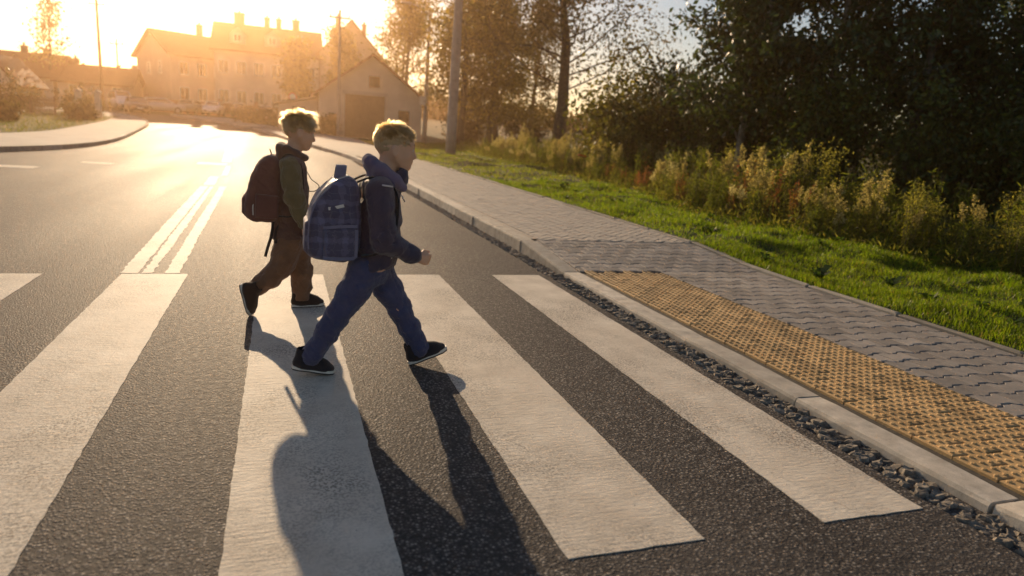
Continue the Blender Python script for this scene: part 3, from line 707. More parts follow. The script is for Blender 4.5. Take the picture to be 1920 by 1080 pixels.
def put_weed(kind, x, y, s, r):
    st, lf_, hd = KV[kind][r.randint(4)]; nm, lab, grp = KN[kind]
    o = thing(nm, lab, 'weed', (x, y, float(lawn_z(x, y)) if y < 43 else ztf(y) + .12), (0, 0, r.rand() * 6.28), grp); o.scale = (s, s, s * (.9 + .25 * r.rand()))
    ob('stem', st, o); tag(ob('leaves', lf_, o), kind='stuff')
    if hd: tag(ob('seed_head', hd, o), kind='stuff')
r = rs(501)
def front(y): return float(np.interp(y, [4, 6, 8.5, 9.7, 12.8, 17, 22, 28.6, 47], [8.3, 7.15, 6.8, 6.75, 7.2, 7.85, 8.3, 8.5, 9.6]))
for i in range(265):
    y = 5.0 + 27 * (r.rand() ** 1.35); d = r.rand() ** 1.5 * (2.2 + .03 * y); x = front(y) + .08 + d
    u = r.rand(); az = math.atan2(x, y)
    if az > .80: kind = 'yellow' if u < .40 else 'green' if u < .92 else 'gold'
    elif .60 < az < .80: kind = 'gold' if u < .20 else 'green' if u < .72 else 'red' if u < .8 else 'seed' if u < .9 else 'yellow'
    elif .44 < az: kind = 'red' if u < .22 else 'gold' if u < .45 else 'green' if u < .9 else 'seed'
    else: kind = 'gold' if u < .45 else 'green' if u < .86 else 'seed'
    sc = (.5 + .5 * min(1, d / 1.0)) * (.78 + .4 * r.rand())
    put_weed(kind, x, y, sc, r)
# low undergrowth between them
rng = rs(77); n = 26000; y = 4.6 + 42 * rng.rand(n) ** 1.7; x = np.interp(y, [4, 6, 8.5, 9.7, 12.8, 17, 22, 28.6, 47], [8.3, 7.15, 6.8, 6.75, 7.2, 7.85, 8.3, 8.5, 9.6]) + rng.rand(n) ** 1.2 * (3.2 + .05 * y) - .12
z = np.where(y < 43, lawn_z(x, y), zt(y) + .12) + rng.rand(n) ** 1.4 * (.12 + .55 * vnoise(x, y, 21, .7)) * np.clip((x - np.interp(y, [4, 6, 8.5, 9.7, 12.8, 17, 22, 28.6, 47], [8.3, 7.15, 6.8, 6.75, 7.2, 7.85, 8.3, 8.5, 9.6])) / .7 + .3, .25, 1)
v, f, c = leaf_quads(np.stack([x, y, z], -1), .115, rng, (.07, .09, .018), (.19, .165, .045), droop=-.6, aspect=.2)
tag(ob('undergrowth', mesh('undergrowth', v, f, M['dry_weed'], col=c)), 'tangled dry undergrowth at the foot of the weeds', 'undergrowth', kind='stuff')

# woodland edge on the right: dark trees and tall shrubs
G_ = 'dark trees of the woodland edge'
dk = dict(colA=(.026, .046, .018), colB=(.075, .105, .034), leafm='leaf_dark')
for i, (x, y, H, r0, lab) in enumerate([
        (11.2, 15.2, 8.8, .10, 'slim dark tree at the left edge of the wood, beside the gap of sky'),
        (12.9, 14.2, 9.6, .12, 'dark tree with two pale stems behind the tallest dry goldenrods'),
        (14.0, 12.6, 9.5, .12, 'dark woodland tree behind the reddish weeds'),
        (16.2, 13.6, 11.0, .14, 'tall dark tree in the middle of the wood'),
        (16.6, 10.8, 9.5, .12, 'dark tree behind the yellow bushy weeds'),
        (19.4, 12.2, 11.0, .15, 'tall dark tree with sky glinting through its upper leaves'),
        (18.6, 8.9, 9.0, .12, 'dark tree at the right border of the picture'),
        (14.0, 18.5, 12.0, .15, 'tall tree standing behind the slim dark tree'),
        (17.8, 18.0, 12.5, .16, 'tall tree deep in the wood, topmost against the sky'),
        (22.5, 16.5, 12.5, .16, 'tree deep in the wood behind the right border')]):
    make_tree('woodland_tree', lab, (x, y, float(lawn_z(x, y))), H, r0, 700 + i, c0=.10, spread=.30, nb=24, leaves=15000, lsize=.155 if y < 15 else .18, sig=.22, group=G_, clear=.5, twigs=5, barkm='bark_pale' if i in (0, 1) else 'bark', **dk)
for i, (x, y, rx, ry, H, lab) in enumerate([
        (11.4, 12.4, 1.2, 1.1, 3.2, 'dark shrub at the foot of the slim tree'), (13.0, 10.6, 1.3, 1.2, 3.0, 'dark shrub behind the goldenrods in the middle'),
        (13.4, 8.6, 1.3, 1.2, 3.0, 'dark shrub behind the yellow weeds'), (15.2, 8.2, 1.5, 1.3, 3.4, 'dark shrub near the right border'),
        (15.6, 11.0, 1.5, 1.3, 3.8, 'tall dark shrub in the hollow of the wood'), (18.0, 14.8, 2.2, 1.6, 4.2, 'broad dark shrub filling the back of the wood'), (21.5, 13.5, 2.4, 1.8, 4.4, 'broad dark shrub at the back near the right border'), (15.0, 16.5, 2.0, 1.6, 4.0, 'broad dark shrub behind the two pale stems'), (19.0, 10.5, 1.9, 1.6, 4.0, 'dark shrub under the tree at the right border'), (18.5, 21.5, 2.6, 1.8, 4.6, 'big shrub far behind the two pale stems'), (22.5, 20.5, 2.6, 1.8, 4.6, 'big shrub far behind the middle of the wood'), (26.0, 17.5, 2.6, 1.8, 4.8, 'big shrub far behind the right end of the wood'), (15.6, 24, 2.4, 1.8, 4.6, 'big shrub behind the left edge of the wood'), (12.3, 17.0, 1.6, 1.4, 4.0, 'tall shrub between the bright bush and the wood')]):
    make_shrub('woodland_shrub', lab, (x, y, float(lawn_z(x, y))), rx, ry, H, 800 + i, 9000, .12, group='shrubs under the dark trees', colA=(.035, .058, .015), colB=(.12, .145, .03), leafm='leaf')  # raised leaf colour paints in leaves catching the sun
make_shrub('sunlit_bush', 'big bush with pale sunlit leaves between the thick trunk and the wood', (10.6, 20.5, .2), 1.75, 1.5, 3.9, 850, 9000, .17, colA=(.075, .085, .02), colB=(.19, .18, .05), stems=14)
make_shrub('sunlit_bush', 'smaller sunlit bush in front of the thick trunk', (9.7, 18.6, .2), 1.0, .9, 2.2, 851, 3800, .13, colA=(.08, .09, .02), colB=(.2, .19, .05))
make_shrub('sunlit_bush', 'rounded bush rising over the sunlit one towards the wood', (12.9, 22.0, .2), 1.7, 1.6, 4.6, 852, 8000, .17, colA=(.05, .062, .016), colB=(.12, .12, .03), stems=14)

# trees behind the lamp poles
gold = dict(colA=(.15, .125, .024), colB=(.28, .215, .045))
make_tree('poplar', 'tall tree with a thick leaning trunk beside the gap of sky', (14.7, 36, .2), 14.5, .42, 901, c0=.26, spread=.44, nb=38, leaves=13000, lsize=.22, colA=(.10, .09, .03), colB=(.18, .14, .045), sig=.6, lean=(.01, 0))
for i, (x, y, H, r0, nl, lab, kw) in enumerate([
        (11.15, 44.5, 14, .26, 16000, 'golden tree right behind the near lamp pole', gold), (13.4, 45.5, 14, .25, 16000, 'golden tree with a dark trunk right of the near lamp pole', gold),
        (10.2, 60, 14.5, .24, 12000, 'hazy golden tree behind the far lamp pole', gold), (16.5, 54, 13.5, .25, 12000, 'golden brown tree behind the leaning trunk', dict(colA=(.10, .085, .02), colB=(.2, .15, .035))),
        (20.5, 58, 12, .25, 9000, 'brownish tree far behind the sunlit bush', dict(colA=(.08, .07, .02), colB=(.15, .12, .03))),
        (12.6, 78, 17, .22, 3600, 'thin tall tree rising above the barn roof', dict(colA=(.15, .09, .03), colB=(.24, .15, .05))),
        (6.0, 74, 9.5, .22, 6000, 'bushy tree behind the barn ridge', gold), (1.5, 72, 7.5, .2, 6000, 'round tree between the row houses and the barn', gold),
        (-22.5, 84, 10.0, .16, 1500, 'sparse pale tree above the left roofs', dict(colA=(.2, .15, .06), colB=(.3, .22, .1)))]):
    make_tree('roadside_tree', lab, (x, y, ztf(y) + .05), H, r0, 920 + i, c0=.14 if i < 5 else .35, spread=.26 if i < 5 else .2, nb=20, leaves=nl, lsize=.24 if i < 5 else .3, sig=.5, group='trees around the barn', **kw)
for i, (x, y, rx, ry, H, lab) in enumerate([
        (13.0, 50, 2.6, 1.2, 3.3, 'dark hedge shrub right of the barn'), (17.5, 49, 2.8, 1.2, 3.6, 'dark hedge shrub behind the leaning trunk'), (22.5, 47, 2.8, 1.3, 3.4, 'dark hedge shrub far right of the barn'),
        (27.5, 45, 2.8, 1.4, 4.0, 'hedge shrub behind the sunlit bush'), (33, 42, 3.2, 1.6, 4.6, 'hedge shrub behind the wood'),
        (0.8, 58, 1.6, .9, 2.2, 'brown hedge shrub left of the barn'), (-2.2, 64, 1.8, .9, 2.0, 'brown hedge shrub behind the oval kerb island'),
        (3.2, 52.2, 1.0, .8, 1.6, 'low shrub at the barn corner'), (-13.5, 58, 1.6, 1.2, 2.1, 'bush at the end of the left garden fence'), (-17.5, 56, 1.9, 1.2, 2.6, 'bush behind the pale gate posts'), (-22.5, 52, 2.2, 1.4, 2.9, 'bush in front of the left gable'), (-11.9, 50, .9, .8, 1.1, 'small bush on the left lawn beside the pavement'), (-13.2, 41.5, .6, .6, .9, 'dark little bush on the left lawn')]):
    make_shrub('hedge_shrub', lab, (x, y, ztf(y) + .1), rx, ry, H, 950 + i, 4200 if y < 55 else 3000, .2, colA=(.06, .055, .02), colB=(.12, .10, .03), group='hedge shrubs in the distance')
rng = rs(31); n = 30000; th = rng.rand(n) * 2.4 - 1.2; rad = 135 + 25 * rng.rand(n); x = np.sin(th) * rad * 1.2; y = np.cos(th) * rad; hh = 1.5 + 3.5 * vnoise(x, y, 8, 9)
P = np.stack([x, y, zt(y) + hh * rng.rand(n)], -1); v, f, c = leaf_quads(P, 1.3, rng, (.06, .065, .02), (.13, .11, .035), aspect=.8)
tag(ob('treeline', mesh('treeline', v, f, M['leaf'], col=c)), 'far treeline along the horizon', 'treeline', kind='stuff')

# ---------------------------------------------------------------- buildings
def window(parent, cx, cz, w, h, y, ny=-1, axis='y', mats=('painted_white', 'window_glass')):
    """frame and pane set into a wall whose outside faces ny along axis"""
    fr_, pn, sl_ = MB(), MB(), MB(); t = .07
    def bx(mb, a0, a1, d0, d1, z0, z1):
        d0, d1 = sorted((y + ny * d0, y + ny * d1))
        mb.box(a0, a1, d0, d1, z0, z1) if axis == 'y' else mb.box(d0, d1, a0, a1, z0, z1)
    bx(fr_, cx - w / 2, cx - w / 2 + t, -.02, .05, cz - h / 2, cz + h / 2); bx(fr_, cx + w / 2 - t, cx + w / 2, -.02, .05, cz - h / 2, cz + h / 2)
    bx(fr_, cx - w / 2 + t, cx + w / 2 - t, -.02, .05, cz + h / 2 - t, cz + h / 2); bx(fr_, cx - w / 2 + t, cx + w / 2 - t, -.02, .05, cz - h / 2, cz - h / 2 + t)
    bx(fr_, cx - t * .4, cx + t * .4, -.02, .045, cz - h / 2 + t, cz + h / 2 - t)
    bx(pn, cx - w / 2 + t, cx + w / 2 - t, -.02, .015, cz - h / 2 + t, cz + h / 2 - t)
    bx(sl_, cx - w / 2 - .06, cx + w / 2 + .06, -.02, .12, cz - h / 2 - .07, cz - h / 2)
    wdw = ob('window', fr_.build('window', M[mats[0]]), parent); ob('pane', pn.build('pane', M[mats[1]]), wdw); ob('sill', sl_.build('sill', M['kerb_concrete']), wdw); return wdw
def roof_gable(parent, x0, x1, y0, y1, ze, zr, axis, over=.35, th=.16, m='roof_tile'):
    """ridge along axis; two thick planes"""
    rf = None
    for s in (-1, 1):
        if axis == 'x':
            c = (y0 + y1) / 2; hw = (y1 - y0) / 2; k = (zr - ze) / hw
            p = [(c, zr), (c + s * (hw + over), ze - k * over), (c + s * (hw + over), ze - k * over + th), (c, zr + th * 1.15)]
            o = ob('roof', MB().prism(p, x0 - over, x1 + over, 'x').build('roof', M[m]), parent)
        else:
            c = (x0 + x1) / 2; hw = (x1 - x0) / 2; k = (zr - ze) / hw
            p = [(c, zr), (c + s * (hw + over), ze - k * over), (c + s * (hw + over), ze - k * over + th), (c, zr + th * 1.15)]
            o = ob('roof', MB().prism(p, y0 - over, y1 + over, 'y').build('roof', M[m]), parent)
        rf = rf or o
    return rf
def walls(parent, x0, x1, y0, y1, z0, ze, zr, axis, m):
    if axis == 'x': p = [(y0, z0), (y1, z0), (y1, ze), ((y0 + y1) / 2, zr - .02), (y0, ze)]; return ob('wall', MB().prism(p, x0, x1, 'x').build('wall', M[m]), parent)
    p = [(x0, z0), (x1, z0), (x1, ze), ((x0 + x1) / 2, zr - .02), (x0, ze)]; return ob('wall', MB().prism(p, y0, y1, 'y').build('wall', M[m]), parent)
def chimney(roof, x, y, z0, z1, w=.55):
    mb = MB().box(x - w / 2, x + w / 2, y - w / 2, y + w / 2, z0, z1).box(x - w / 2 - .07, x + w / 2 + .07, y - w / 2 - .07, y + w / 2 + .07, z1, z1 + .12)
    mb.tube([(x, y, z1 + .1), (x, y, z1 + .45)], [.12, .1], 8); return ob('chimney', mb.build('chimney', M['brick_wall']), roof)
def door(parent, x0, x1, z0, z1, y, m='timber_dark', planks=5):
    d = ob('door', MB().box(x0, x1, y - .06, y - .003, z0, z1).build('door', M[m]), parent); w = (x1 - x0) / planks
    for i in range(planks): ob('plank', MB().box(x0 + i * w + .012, x0 + (i + 1) * w - .012, y - .085, y - .06, z0 + .03, z1 - .03).build('plank', M[m]), d)
    return d
# barn with a big dark doorway
b = thing('barn', 'pale plastered barn with dark doorway and sunlit tiled roof slope', 'barn', (6.4, 55, ztf(53)))
walls(b, -3.75, 3.75, -2, 7, -.3, 3.15, 5.9, 'y', 'plaster'); rf = roof_gable(b, -3.75, 3.75, -2, 7, 3.15, 5.9, 'y', .45)
window(b, .15, 4.1, .8, .8, -2.0, mats=('timber_dark', 'window_glass')); door(b, -1.95, .95, .0, 3.1, -2.0, 'fence_paint'); ob('lintel', MB().box(-2.15, 1.15, -2.1, -2.003, 3.1, 3.35).build('lintel', M['plaster_grey']), b)
window(b, 2.4, 1.7, .8, 1.0, -2.0, mats=('timber_dark', 'window_glass'))
ob('plinth', MB().box(-3.8, 3.8, -2.05, 7.05, -.3, .45).build('plinth', M['plaster_grey']), b)
sh = thing('lean_to', 'low plastered lean-to shed against the left side of the barn', 'shed', (1.2, 56.5, ztf(55)))
ob('wall', MB().prism([(-1.4, -.3), (1.4, -.3), (1.4, 2.6), (-1.4, 2.0)], -1.5, 3, 'y').build('wall', M['plaster_pink']), sh); ob('roof', MB().prism([(-1.7, 2.0), (1.4, 2.66), (1.4, 2.8), (-1.7, 2.14)], -1.8, 3.3, 'y').build('roof', M['roof_grey']), sh)
door(sh, -.4, .5, 0, 1.9, -1.5)
# row of tall houses at the end of the road
Zr = ztf(85)
h1 = thing('row_house', 'tall house with a steep gable at the left end of the row', 'house', (-9.7, 86.5, Zr), (0, 0, math.radians(28)))
walls(h1, -3.0, 3.2, -3, 7, -1, 5.8, 8.3, 'x', 'plaster_pink'); rf = roof_gable(h1, -3.0, 3.2, -3, 7, 5.8, 8.3, 'x', .5); chimney(rf, 2.1, 2, 7.8, 9.5)
for cx in (-1.7, .2, 2.0):
    for cz in (1.8, 4.4): window(h1, cx, cz, 1.0, 1.35, -3.0)
for cy in (0, 3.4): window(h1, cy, 4.4, 1.0, 1.35, -3.0, -1, 'x')
h2 = thing('row_house', 'long tall house with several chimneys in the middle of the row', 'house', (-1.9, 87, Zr))
walls(h2, -4.9, 6.0, -3.5, 7.5, -1, 6.9, 10.0, 'x', 'plaster'); rf = roof_gable(h2, -4.9, 6.0, -3.5, 7.5, 6.9, 10.0, 'x', .5)
for cx, w in ((-2.6, 1.1), (.4, .6), (1.7, .6), (3.6, .8)): chimney(rf, cx, 2, 9.2, 10.9 + .3 * w, w)
for cx in (-4.0, -2.2, -.4, 1.4, 3.2, 5.0):
    for cz in (1.9, 5.0): window(h2, cx, cz, 1.05, 1.4, -3.5)
for cx in (-2.6, 1.0, 4.0):
    dm = ob('dormer', MB().prism([(cx - .8, 7.6), (cx + .8, 7.6), (cx + .8, 8.6), (cx, 9.3), (cx - .8, 8.6)], -2.6, 1, 'y').build('dormer', M['plaster_grey']), h2)
    window(h2, cx, 8.2, .8, .8, -2.6)
h3 = thing('row_house', 'house with a bright roof slope at the right end of the row', 'house', (7.6, 87, Zr))
walls(h3, -3.4, 3.4, -3.5, 7.5, -1, 7.6, 11.2, 'y', 'plaster_pink'); rf = roof_gable(h3, -3.4, 3.4, -3.5, 7.5, 7.6, 11.2, 'y', .5); chimney(rf, -1.0, 3, 10.2, 12.3); chimney(rf, 2.0, 2, 9.0, 11.6, .5)
for cx in (-2, 0, 2):
    for cz in (2, 5): window(h3, cx, cz, 1.05, 1.4, -3.5)
window(h3, 0, 8.6, .9, 1.1, -3.5)
gw = thing('garden_wall', 'low brick wall in front of the row of houses', 'wall', (-1, 79.5, ztf(79.5)))
for i in range(7):
    x = -12 + i * 3.5; ob('wall_panel', MB().box(x + .18, x + 3.32, -.1, .1, -.4, 1.25).build('wall_panel', M['brick_wall']), gw); ob('pier', MB().box(x - .18, x + .18, -.17, .17, -.4, 1.55).box(x - .23, x + .23, -.22, .22, 1.55, 1.65).build('pier', M['brick_wall']), gw)
# houses on the left
Zl = ztf(86)
l1 = thing('bungalow', 'house with a broad red brown roof and two chimneys at the left border', 'house', (-26.5, 87, Zl))
walls(l1, -5.6, 4.6, -4, 5, -1, 2.4, 4.6, 'x', 'plaster_grey'); rf = roof_gable(l1, -5.6, 4.6, -4, 5, 2.4, 4.6, 'x', .6); chimney(rf, 1.0, .5, 4.2, 5.3); chimney(rf, 3.0, .5, 4.2, 5.2)
for cx in (-4, -1.5, 1, 3.4): window(l1, cx, 1.3, 1.0, 1.2, -4)
l2 = thing('bungalow', 'lower house with a plain dark roof right of the two chimneys', 'house', (-17.6, 86, Zl))
walls(l2, -3.8, 2.6, -3.5, 4, -1, 2.1, 3.8, 'x', 'plaster_pink'); rf = roof_gable(l2, -3.8, 2.6, -3.5, 4, 2.1, 3.8, 'x', .5); chimney(rf, -3.0, .3, 3.5, 4.4, .5)
for cx in (-2.4, -.4, 1.5): window(l2, cx, 1.2, .9, 1.1, -3.5)
l3 = thing('gabled_house', 'narrow pale gabled house nearest the left border', 'house', (-21.6, 68, ztf(68)))
walls(l3, -2.0, 1.6, -2, 5, -1, 1.9, 3.9, 'y', 'plaster'); roof_gable(l3, -2.0, 1.6, -2, 5, 1.9, 3.9, 'y', .35); window(l3, -.2, 1.1, 1.0, 1.1, -2); window(l3, -.2, 2.7, .6, .6, -2)
l4 = thing('far_house', 'small hazy house with a chimney left of the tall gable', 'house', (-17.0, 112, ztf(112)))
walls(l4, -2.5, 3, -3, 4, -1, 2.6, 4.5, 'x', 'plaster'); rf = roof_gable(l4, -2.5, 3, -3, 4, 2.6, 4.5, 'x', .4); chimney(rf, 1.2, .5, 4.2, 5.4, .8); window(l4, 0, 1.5, 1, 1.1, -3)
# left garden fence with pale gate posts
fn = thing('garden_fence', 'brown picket fence behind the left lawn', 'fence', (-13.6, 55, ztf(55)), (0, 0, math.radians(-12)))
for i in range(9):
    x = -13 + i * 1.5; ob('post', MB().box(x - .05, x + .05, -.05, .05, -.3, 1.35).build('post', M['fence_paint']), fn)
rl = MB()
ob('rail', MB().box(-13, -1, .05, .08, .35, .43).build('rail', M['fence_paint']), fn); ob('rail', MB().box(-13, -1, .05, .08, 1.0, 1.08).build('rail', M['fence_paint']), fn)
pk = MB().prism([(-.04, .1), (.04, .1), (.04, 1.2), (0, 1.27), (-.04, 1.2)], .08, .105).build('picket', M['fence_paint'])
for i in range(84): ob('picket', pk, fn, (-12.9 + i * .142, 0, 0))
for dx, lab in ((0, 'left one of two pale gate posts in the garden fence'), (1.15, 'right one of two pale gate posts in the garden fence')):
    gp_ = thing('gate_post', lab, 'gate post', (-13.0 + dx, 54.6, ztf(54.6)), group='pale gate posts')
    ob('shaft', MB().box(-.17, .17, -.17, .17, -.2, 1.75).build('shaft', M['plaster']), gp_); ob('cap', MB().prism([(-.24, 1.75), (.24, 1.75), (.24, 1.83), (0, 1.98), (-.24, 1.83)], -.24, .24).build('cap', M['plaster_grey']), gp_)
lw = thing('low_wall', 'low concrete wall with a pale coping on the left lawn', 'wall', (-17.8, 42, ztf(42)))
ob('body', MB().box(-6, 1.0, -.15, .15, -.2, .42).build('body', M['brick_wall']), lw); ob('coping', MB().box(-6.05, 1.05, -.2, .2, .42, .5).build('coping', M['kerb_concrete']), lw)
# oval kerb island by the far bend
th = np.linspace(0, 2 * math.pi, 28, endpoint=False); iv = thing('traffic_island', 'small oval kerbed island at the far bend of the road', 'traffic island', (-2.0, 57.5, ztf(57.5)))
ob('kerb_ring', MB().prism([(1.35 * math.cos(t), 2.4 * math.sin(t)) for t in th], -.2, .14, 'z').build('kerb_ring', M['kerb_concrete']), iv); ob('surface', MB().prism([(1.2 * math.cos(t), 2.25 * math.sin(t)) for t in th], .1, .16, 'z').build('surface', M['pavement_far']), iv)

# ---------------------------------------------------------------- poles
def lamp_pole(name, label, x, y, H, r0, r1, lean=(0, 0), arm=None, plate=None, group=None, wood=False):
    p = thing(name, label, 'pole', (x, y, ztf(y) + .08), group=group)
    ob('shaft', MB().tube([(lean[0] * t * H, lean[1] * t * H, t * H - .3 * (t == 0)) for t in np.linspace(0, 1, 8)], np.linspace(r0, r1, 8), 14).build('shaft', M['timber_dark' if wood else 'pole_concrete'], True), p)
    tx = lean[0] * H
    if arm:
        ob('arm', MB().tube([(tx, 0, H - .3), (tx + arm * .4, 0, H + .25), (tx + arm, 0, H + .4)], [.04, .035, .03], 8).build('arm', M['steel'], True), p)
        ob('lamp_head', MB().prism([(tx + arm - .1, H + .36), (tx + arm - .75, H + .40), (tx + arm - .75, H + .50), (tx + arm - .1, H + .5)] if arm < 0 else [(tx + arm - .1, H + .36), (tx + arm + .65, H + .40), (tx + arm + .65, H + .5), (tx + arm - .1, H + .5)], -.14, .14).build('lamp_head', M['steel']), p)
    else:
        ob('crossarm', MB().box(tx - .7, tx + .7, -.05, .05, H - .55, H - .45).build('crossarm', M['steel']), p)
        for dx in (-.6, 0, .6): ob('insulator', MB().tube([(tx + dx, 0, H - .45), (tx + dx, 0, H - .30), (tx + dx, 0, H - .25)], [.03, .045, .02], 8).build('insulator', M['painted_white'], True), p)
    if plate: ob('plate', MB().box(-.22 + plate[0], .22 + plate[0], -r0 - .05, -r0 - .03, plate[1] - .28, plate[1] + .28).build('plate', M['painted_white']), p)
    return p
lamp_pole('lamp_pole', 'thick concrete lamp pole standing in the grass beside the pavement', 7.2, 30.4, 9.6, .235, .15, (.006, 0), arm=-1.3)
lamp_pole('lamp_pole', 'thinner lamp pole with a small white plate in front of the barn', 9.55, 48.5, 8.7, .17, .10, (.004, 0), arm=-1.2, plate=(-.25, 2.9))
lamp_pole('utility_pole', 'hazy slim pole in front of the barn doorway', 3.75, 49.6, 8.3, .12, .08)
lamp_pole('utility_pole', 'dark wooden pole rising high above the left roofs', -16.95, 80, 10.1, .17, .11, wood=True, lean=(-.004, 0))
lamp_pole('utility_pole', 'short thin pole just right of the dark wooden pole', -16.6, 86, 6.8, .10, .07, wood=True)
def wire(label, a, b, sag, r=.012):
    t = np.linspace(0, 1, 20)[:, None]; P = np.asarray(a, float) * (1 - t) + np.asarray(b, float) * t; P[:, 2] -= (4 * sag * t * (1 - t))[:, 0]
    tag(ob('overhead_wire', MB().tube(P, r, 5).build('overhead_wire', M['rubber'], True)), label, 'wire', 'overhead wires on the left')
top = (-16.95 - .04, 80, ztf(80) + .08 + 9.65)
wire('upper overhead wire running left from the dark wooden pole', (top[0] - .6, 80, top[2]), (-48, 66, 10.5), 1.2); wire('lower overhead wire running left from the dark wooden pole', (top[0], 80, top[2]), (-48, 64, 8.4), 1.2); wire('overhead wire running from the dark wooden pole towards the row of houses', (top[0] + .6, 80, top[2]), (-11.5, 88, ztf(85) + 7.6), .5)
sg = thing('post_disc', 'round disc on a thin post near the row of houses', 'sign', (.9, 60.5, ztf(60.5)))  # round disc on a post, put in for a pale dot
ob('post', MB().tube([(0, 0, -.3), (0, 0, 2.9)], .035, 8).build('post', M['steel'], True), sg)
dsc = ob('disc', MB().tube([(0, -.05, 2.6), (0, -.07, 2.6)], .34, 24).build('disc', M['disc_red']), sg); ob('face', MB().tube([(0, -.071, 2.6), (0, -.076, 2.6)], .25, 24).build('face', M['painted_white']), dsc)
lt = tag(ob('litter', MB().prism([(-.16, 0), (.14, -.01), (.16, .035), (-.12, .05)], -.04, .04).build('litter', M['litter_orange']), None, (8.35, 18.6, .78), (0, .1, .3)), 'bright orange scrap caught in the weeds', 'litter')

# ---------------------------------------------------------------- cars
def make_car(label, x, y, rz, paint, k=1.0, tall=0.0, lit=False, group=None):
    c = thing('parked_car' if not lit else 'car', label, 'car', (x, y, ztf(y)), (0, 0, rz), group)
    # x forward, lofted sections
    L = 2.05 * k; secs = [(-L, .70, .55, .72), (-L * .95, .80, .34, .92), (-L * .6, .84, .24, .98), (0, .86, .22, .96), (L * .45, .85, .22, .95), (L * .8, .80, .26, .86), (L * .96, .70, .34, .74), (L, .60, .42, .64)]
    v = []
    for sx, hw, z0, z1 in secs: v += [(sx, -hw * .92, z0), (sx, -hw, (z0 + z1) / 2), (sx, -hw * .90, z1), (sx, hw * .90, z1), (sx, hw, (z0 + z1) / 2), (sx, hw * .92, z0)]
    f = [(i * 6 + j, i * 6 + (j + 1) % 6, i * 6 + 6 + (j + 1) % 6, i * 6 + 6 + j) for i in range(len(secs) - 1) for j in range(6)] + [tuple(range(5, -1, -1)), tuple(range(len(v) - 6, len(v)))]
    ob('body', mesh('body', v, f, M[paint], True), c)
    hz = 1.42 + tall; cab = [(-L * .92, .72, .95), (-L * .72, .62, hz - .06), (-L * .2, .60, hz), (L * .12, .60, hz - .02), (L * .50, .72, .96)]
    v = []
    for sx, hw, z in cab: v += [(sx, -hw, z), (sx, hw, z)]
    base = [(-L * .92, -.76, .90), (-L * .92, .76, .90), (L * .52, -.77, .90), (L * .52, .77, .90)]
    n = len(v); v += base
    f = [(2 * i, 2 * i + 1, 2 * i + 3, 2 * i + 2) for i in range(4)] + [(n, 0, 2, 4, 6, 8, n + 2), (n + 1, n + 3, 9, 7, 5, 3, 1), (n, n + 1, 1, 0), (8, 9, n + 3, n + 2)]
    cb = ob('cabin', mesh('cabin', v, [tuple(q) for q in f], M[paint]), c)
    def quad(name, P, off, m='window_glass', par=cb):
        P = np.array(P, float); nrm = np.cross(P[1] - P[0], P[2] - P[0]); nrm /= np.linalg.norm(nrm)
        Q = np.concatenate([P + nrm * off, P - nrm * .01]); ob(name, mesh(name, Q, [(0, 1, 2, 3), (7, 6, 5, 4), (0, 4, 5, 1), (1, 5, 6, 2), (2, 6, 7, 3), (3, 7, 4, 0)], M[m]), par)
    quad('windscreen', [(L * .46, -.62, 1.0), (L * .46, .62, 1.0), (L * .15, .53, hz - .06), (L * .15, -.53, hz - .06)], .012)
    quad('rear_window', [(-L * .90, .62, 1.0), (-L * .90, -.62, 1.0), (-L * .745, -.54, hz - .12), (-L * .745, .54, hz - .12)], .012)
    for s in (-1, 1):
        P = [(-L * .78, s * .735, 1.0), (L * .40, s * .735, 1.0), (L * .10, s * .625, hz - .09), (-L * .66, s * .64, hz - .13)]
        quad('side_window', P if s < 0 else P[::-1], .012)
        quad('headlight', [(L * .965, s * .36, .60), (L * .93, s * .66, .62), (L * .90, s * .66, .75), (L * .94, s * .36, .72)][::s], .02, 'headlamp_lit' if lit else 'headlight_glass', c)
        ob('mirror', MB().box(L * .36, L * .42, *sorted((s * .82, s * .98)), .96, 1.07).build('mirror', M[paint]), c)
        for wx in (-L * .62, L * .62):
            w = ob('wheel', MB().tube([(wx, s * .62, .31), (wx, s * .84, .31)], .31, 18).build('wheel', M['rubber']), c); ob('rim', MB().tube([(wx, s * .84, .31), (wx, s * .855, .31)], .20, 14).build('rim', M['steel']), w)
    ob('bumper', MB().box(L * .93, L * 1.01, -.62, .62, .36, .5).build('bumper', M['rubber']), c); ob('number_plate', MB().box(L * 1.01, L * 1.02, -.26, .26, .42, .52).build('number_plate', M['painted_white']), c)
    return c
n = NT('headlamp_lit'); n.set(Base_Color=(.9, .88, .8), Roughness=.2, Emission_Color=(1.0, .93, .75), Emission_Strength=45.0); MAT['headlamp_lit'] = n.m
make_car('dark oncoming car with both headlights on at the far bend', -12.45, 71.5, math.radians(-72), 'car_dark', lit=True)
make_car('white car behind the oncoming car with headlights', -14.6, 76.5, math.radians(-65), 'car_white', 1.1, .35)
PG = 'cars parked before the row of houses'
for x, y, a, p_, lab in [(-11.0, 76.2, 12, 'car_silver', 'silver parked car nearest the oncoming car'), (-8.6, 78.0, 80, 'car_beige', 'beige parked car, second in the row before the houses'), (-6.5, 77.6, -96, 'car_white', 'white parked car in the middle of the row before the houses'), (-4.0, 77.4, -84, 'car_blue', 'blue parked car in the row before the houses'), (-1.4, 75.8, -100, 'car_silver', 'silver parked car at the right end of the row')]:
    make_car(lab, x, y, math.radians(a), p_, group=PG)

